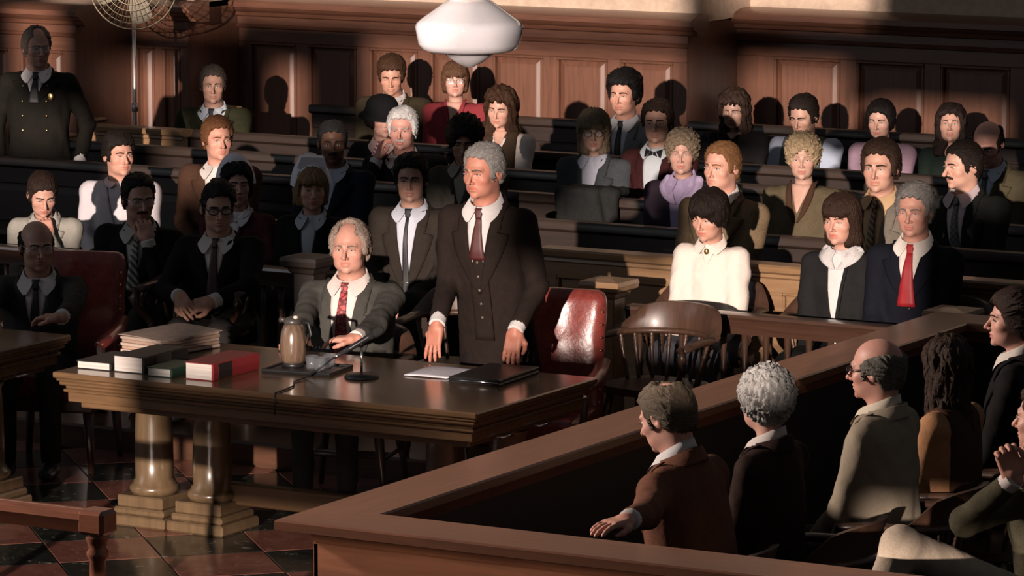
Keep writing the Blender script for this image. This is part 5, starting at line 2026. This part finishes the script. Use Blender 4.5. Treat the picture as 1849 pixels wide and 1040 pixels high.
for k in range(4):
    a0 = k * math.pi / 2 + .3
    v = []
    for rr, wd in ((.05, .05), (.14, .13), (.24, .14), (.265, .08)):
        for s_ in (-1, 1):
            a = a0 + s_ * wd / rr * .5 * (.6 if rr < .1 else 1)
            v.append((rr * math.cos(a), -.05 + s_ * .018, FZ + rr * math.sin(a)))
    v2 = [(x, y + .003, z) for x, y, z in v]
    f = [(0, 1, 3, 2), (2, 3, 5, 4), (4, 5, 7, 6)]
    f += [tuple(i + 8 for i in q[::-1]) for q in f]
    ring = [0, 2, 4, 6, 7, 5, 3, 1]
    f += [(ring[i], ring[(i + 1) % 8], ring[(i + 1) % 8] + 8, ring[i] + 8) for i in range(8)]
    MB().raw(v + v2, f).build('blade', plain('fan_blade', (.22, .19, .14), .4), fan, smooth=False)

# ------------------------------------------------------------------ things on the counsel table
TZ = .77


def book(x, y, wd, dp, th, rz, cover, label, band=None, z=TZ):
    b = empty('book', (x, y, z), math.radians(rz), label, 'book', 'books on the counsel table')
    cm = plain('cover_%.3f_%.3f' % (cover[0], cover[1]), cover, .5, bumpy=.1)
    MB().box(0, wd, 0, dp, 0, .004, .001).build('cover_board', cm, b)
    MB().box(0, wd, 0, dp, th - .004, th, .001).build('cover_board', cm, b)
    MB().prism([(wd - .006, 0), (wd + .004, .004), (wd + .007, th / 2), (wd + .004, th - .004), (wd - .006, th)], 'y', 0, dp).build('spine', cm, b)
    MB().box(.006, wd - .006, .005, dp - .005, .004, th - .004, .001).build('pages', PAGES, b)
    if band:
        for q in band:
            MB().prism([(wd + .005, .004), (wd + .0082, th / 2), (wd + .005, th - .004), (wd + .003, th / 2)], 'y', q[0], q[1]).build('spine_label', plain('lab_%.2f' % q[2][0], q[2], .5), b)
    return b


PAGES = None
m_, t_, b_ = nt('page_edges')
v_ = mapped(t_, (2, 2, 260))
t_.links.new(ramp(t_, noise(t_, v_, 1.5, 2), [(.3, (.40, .36, .32)), (.7, (.60, .56, .52))]), b_.inputs['Base Color'])
b_.inputs['Roughness'].default_value = .8
PAGES = m_
book(-10.90, 15.13, .185, .30, .038, 2, (.012, .011, .011), 'thin black book at the left end of the table')
book(-10.705, 15.14, .165, .36, .076, 1, (.014, .013, .013), 'thick black book with white page edges', [(.10, .22, (.10, .09, .07))])
book(-10.50, 15.11, .13, .24, .042, 3, (.014, .045, .026), 'flat green book between black and red ones')
book(-10.31, 15.13, .15, .38, .078, 1, (.17, .014, .016), 'thick red book with dark spine label', [(.04, .15, (.012, .008, .008))])
fo = empty('paper_bundle', (-10.99, 15.60, TZ), math.radians(-9), 'thick tan folder of papers behind the books', 'folder')
FOLD = plain('manila', (.42, .30, .235), .7, bumpy=.1, bscale=30)
for k in range(5):
    z0 = .004 + k * .0155
    MB().box(.004 + .004 * (k % 2), .265 - .003 * (k % 3), .006 * (k % 2), .40, z0, z0 + .0145, .003).build('paper_stack', plain('bundle_%d' % (k % 2), ((.46, .36, .29), (.40, .27, .2))[k % 2], .75), fo)
v, f = [], []
for i in range(9):
    for j in range(7):
        x, y = .28 * i / 8 - .006, .41 * j / 6 - .004
        v.append((x, y, .083 + .006 * math.sin(3 * x / .28 + 1) + .004 * math.sin(5 * y) - .010 * (i == 8) * (j < 3)))
n_ = len(v)
v += [(x, y, z - .003) for x, y, z in v]
for i in range(8):
    for j in range(6):
        a = i * 7 + j
        f += [(a, a + 7, a + 8, a + 1), (a + n_, a + 1 + n_, a + 8 + n_, a + 7 + n_)]
edge = [i * 7 for i in range(9)] + [8 * 7 + j for j in range(1, 7)] + [i * 7 + 6 for i in range(7, -1, -1)] + [j for j in range(5, 0, -1)]
for i in range(len(edge)):
    a, b_ = edge[i], edge[(i + 1) % len(edge)]
    f.append((b_, a, a + n_, b_ + n_))
MB().raw(v, f).build('folder_cover', FOLD, fo)

tr = empty('tray', (-9.96, 15.60, TZ), math.radians(8), 'flat black tray under the carafe and glasses', 'tray')
MB().box(-.17, .17, -.13, .13, 0, .008, .004).build('tray_base', BLACK, tr)
for (a, b_, c, d) in ((-.17, .17, -.13, -.12), (-.17, .17, .12, .13), (-.17, -.16, -.12, .12), (.16, .17, -.12, .12)):
    MB().box(a, b_, c, d, .006, .018, .003).build('tray_rim', BLACK, tr)
ca = empty('carafe', (-10.055, 15.63, TZ + .008), 0, 'brown wood-grained thermal carafe beside the glasses', 'carafe')
CARW = wood('carafe_wood', (.06, .038, .026), (.19, .125, .085), .25, 'z', 1.6, .5)
MB().lathe([(.048, .016), (.054, .03), (.060, .07), (.061, .11), (.056, .15), (.046, .18), (.038, .195)], n=28).build('vessel', CARW, ca, smooth=True)
MB().lathe([(.050, 0), (.052, .006), (.050, .018), (.046, .02)], n=28).build('base_ring', BLACK, ca, smooth=True)
MB().lathe([(.038, .192), (.042, .198), (.042, .212), (.03, .222), (.012, .228)], n=24).build('lid', plain('carafe_lid', (.05, .045, .04), .35), ca, smooth=True)
MB().tube([(-.036, -.006, .206), (-.062, -.010, .212), (-.066, -.01, .206)], [.012, .009, .006], 8).build('spout', plain('carafe_lid', (.05, .045, .04)), ca, smooth=True)
MB().tube([(.036, .01, .205), (.075, .014, .20), (.085, .016, .15), (.062, .012, .09)], [.008, .008, .008, .007], 8).build('handle', BLACK, ca, smooth=True)
MB().ellipsoid((.022, -.012, .226), (.012, .012, .009), 10, 6).build('thumb_button', plain('ivory', (.6, .55, .45), .3), ca, smooth=True)
GLASS, _t2, _b2 = nt('clear_glass')
_b2.inputs['Base Color'].default_value = (.22, .24, .26, 1)
_b2.inputs['Roughness'].default_value = .04
_b2.inputs['Alpha'].default_value = .20


def tumbler(x, y, label):
    g = MB().lathe([(.024, 0), (.027, .004), (.030, .062), (.0285, .062), (.0255, .008), (.003, .007)], n=22).build('drinking_glass', GLASS, smooth=True)
    g.location = (x, y, TZ + .008)
    tag(g, label, 'glass', 'drinking glasses on the tray')


tumbler(-9.935, 15.60, 'clear drinking glass on the tray nearest the carafe')
tumbler(-9.885, 15.665, 'clear drinking glass at the rear of the tray')
tumbler(-9.875, 15.575, 'clear drinking glass on the tray nearest the microphone')

mi = empty('microphone', (-9.642, 15.55, TZ), 0, 'black desk microphone on a round base before the man in grey', 'microphone')
MB().lathe([(.076, 0), (.078, .006), (.07, .016), (.03, .022), (.012, .026)], n=32).build('base', BLACK, mi, smooth=True)
MB().tube([(0, 0, .02), (0, 0, .15)], .006, 10).build('stem', CHROME, mi, smooth=True)
MB().tube([(-.004, 0, .14), (.004, 0, .165)], .012, 10).build('clip', BLACK, mi, smooth=True)
MB().tube([(-.085, -.05, .105), (-.04, -.024, .135), (.02, .012, .178), (.045, .026, .195)], [.010, .012, .014, .018], 12).build('handle', plain('mic_body', (.03, .03, .033), .3), mi, smooth=True)
MB().tube([(.045, .026, .195), (.056, .033, .203), (.075, .044, .217), (.084, .05, .223)], [.019, .022, .020, .008], 14).build('head', plain('mic_grille', (.045, .045, .045), .5, metal=.6, bumpy=.8, bscale=400), mi, smooth=True)
MB().tube([(-.085, -.05, .105), (-.105, -.062, .092)], [.0085, .007], 10).build('connector', CHROME, mi, smooth=True)
MB().tube([(-.105, -.062, .092), (-.15, -.09, .05), (-.20, -.14, .008), (-.19, -.26, .005), (-.13, -.36, .005), (-.11, -.45, .005), (-.10, -.53, .005), (-.098, -.556, .004), (-.098, -.562, -.02), (-.098, -.562, -.09)], .0042, 7).build('cable', BLACK, mi, smooth=True)

v, f = [], []
for i in range(13):
    for j in range(9):
        u, w_ = i / 12, j / 8
        v.append((.215 * u, .28 * w_, .004 + .012 * math.sin(2.4 * u + .6) * math.sin(2.2 * w_ + .4) + .008 * max(0, u - .7)))
n_ = len(v)
v += [(x, y, z - .0025) for x, y, z in v]
for i in range(12):
    for j in range(8):
        a = i * 9 + j
        f += [(a, a + 9, a + 10, a + 1), (a + n_, a + 1 + n_, a + 10 + n_, a + 9 + n_)]
edge = [i * 9 for i in range(13)] + [12 * 9 + j for j in range(1, 9)] + [i * 9 + 8 for i in range(11, -1, -1)] + [j for j in range(7, 0, -1)]
for i in range(len(edge)):
    a, b_ = edge[i], edge[(i + 1) % len(edge)]
    f.append((b_, a, a + n_, b_ + n_))
pp = MB().raw(v, f).build('paper_sheet', plain('paper', (.60, .58, .62), .7), smooth=True)
pp.location = (-9.50, 15.68, TZ)
pp.rotation_euler = (0, 0, math.radians(4))
tag(pp, 'white sheets of paper under the standing man\'s hand', 'paper')
pf = empty('portfolio', (-9.235, 15.62, TZ), math.radians(4), 'black leather portfolio at the right end of the table', 'folder')
PFL = plain('black_leather', (.014, .013, .013), .38, bumpy=.2, bscale=90)
MB().box(0, .25, 0, .42, 0, .012, .005).build('back_cover', PFL, pf)
MB().box(.006, .246, .006, .414, .010, .020, .004).build('inner_sheets', plain('pf_pages', (.10, .095, .09), .7), pf)
MB().box(0, .25, 0, .42, .018, .030, .005).build('front_cover', PFL, pf)
MB().tube([(.005, -.002, .016), (.245, -.002, .016)], .003, 6).build('zip', CHROME, pf, smooth=True)


# coat over the pew back
def coatf(x, y, z):
    d = rbox(x, y, z, (0, -.055, -.12), (.19, .022, .17), .02)
    d = smin(d, rbox(x, y, z, (0.01, .02, .035), (.185, .075, .022), .02), .03)
    d = smin(d, cone(x, y, z, (-.17, -.06, .02), (-.15, -.09, -.30), .04, .03), .03)
    d = smin(d, cone(x, y, z, (.12, -.07, .03), (.17, -.08, -.25), .04, .03), .03)
    return d + .010 * wob(x, y, z, 40, 40, 14, 91, 6) + .004 * wob(x, y, z, 90, 90, 40, 92, 5)


v, f = snet(coatf, (-.27, -.17, -.38), (.27, .14, .1), .013)
co = np_mesh('coat', v, f, fabric((.014, .0145, .014), .25))
co.location = (-11.24, 20.64, .95)
tag(co, 'dark grey coat hung over the pew before the woman with glasses', 'coat')
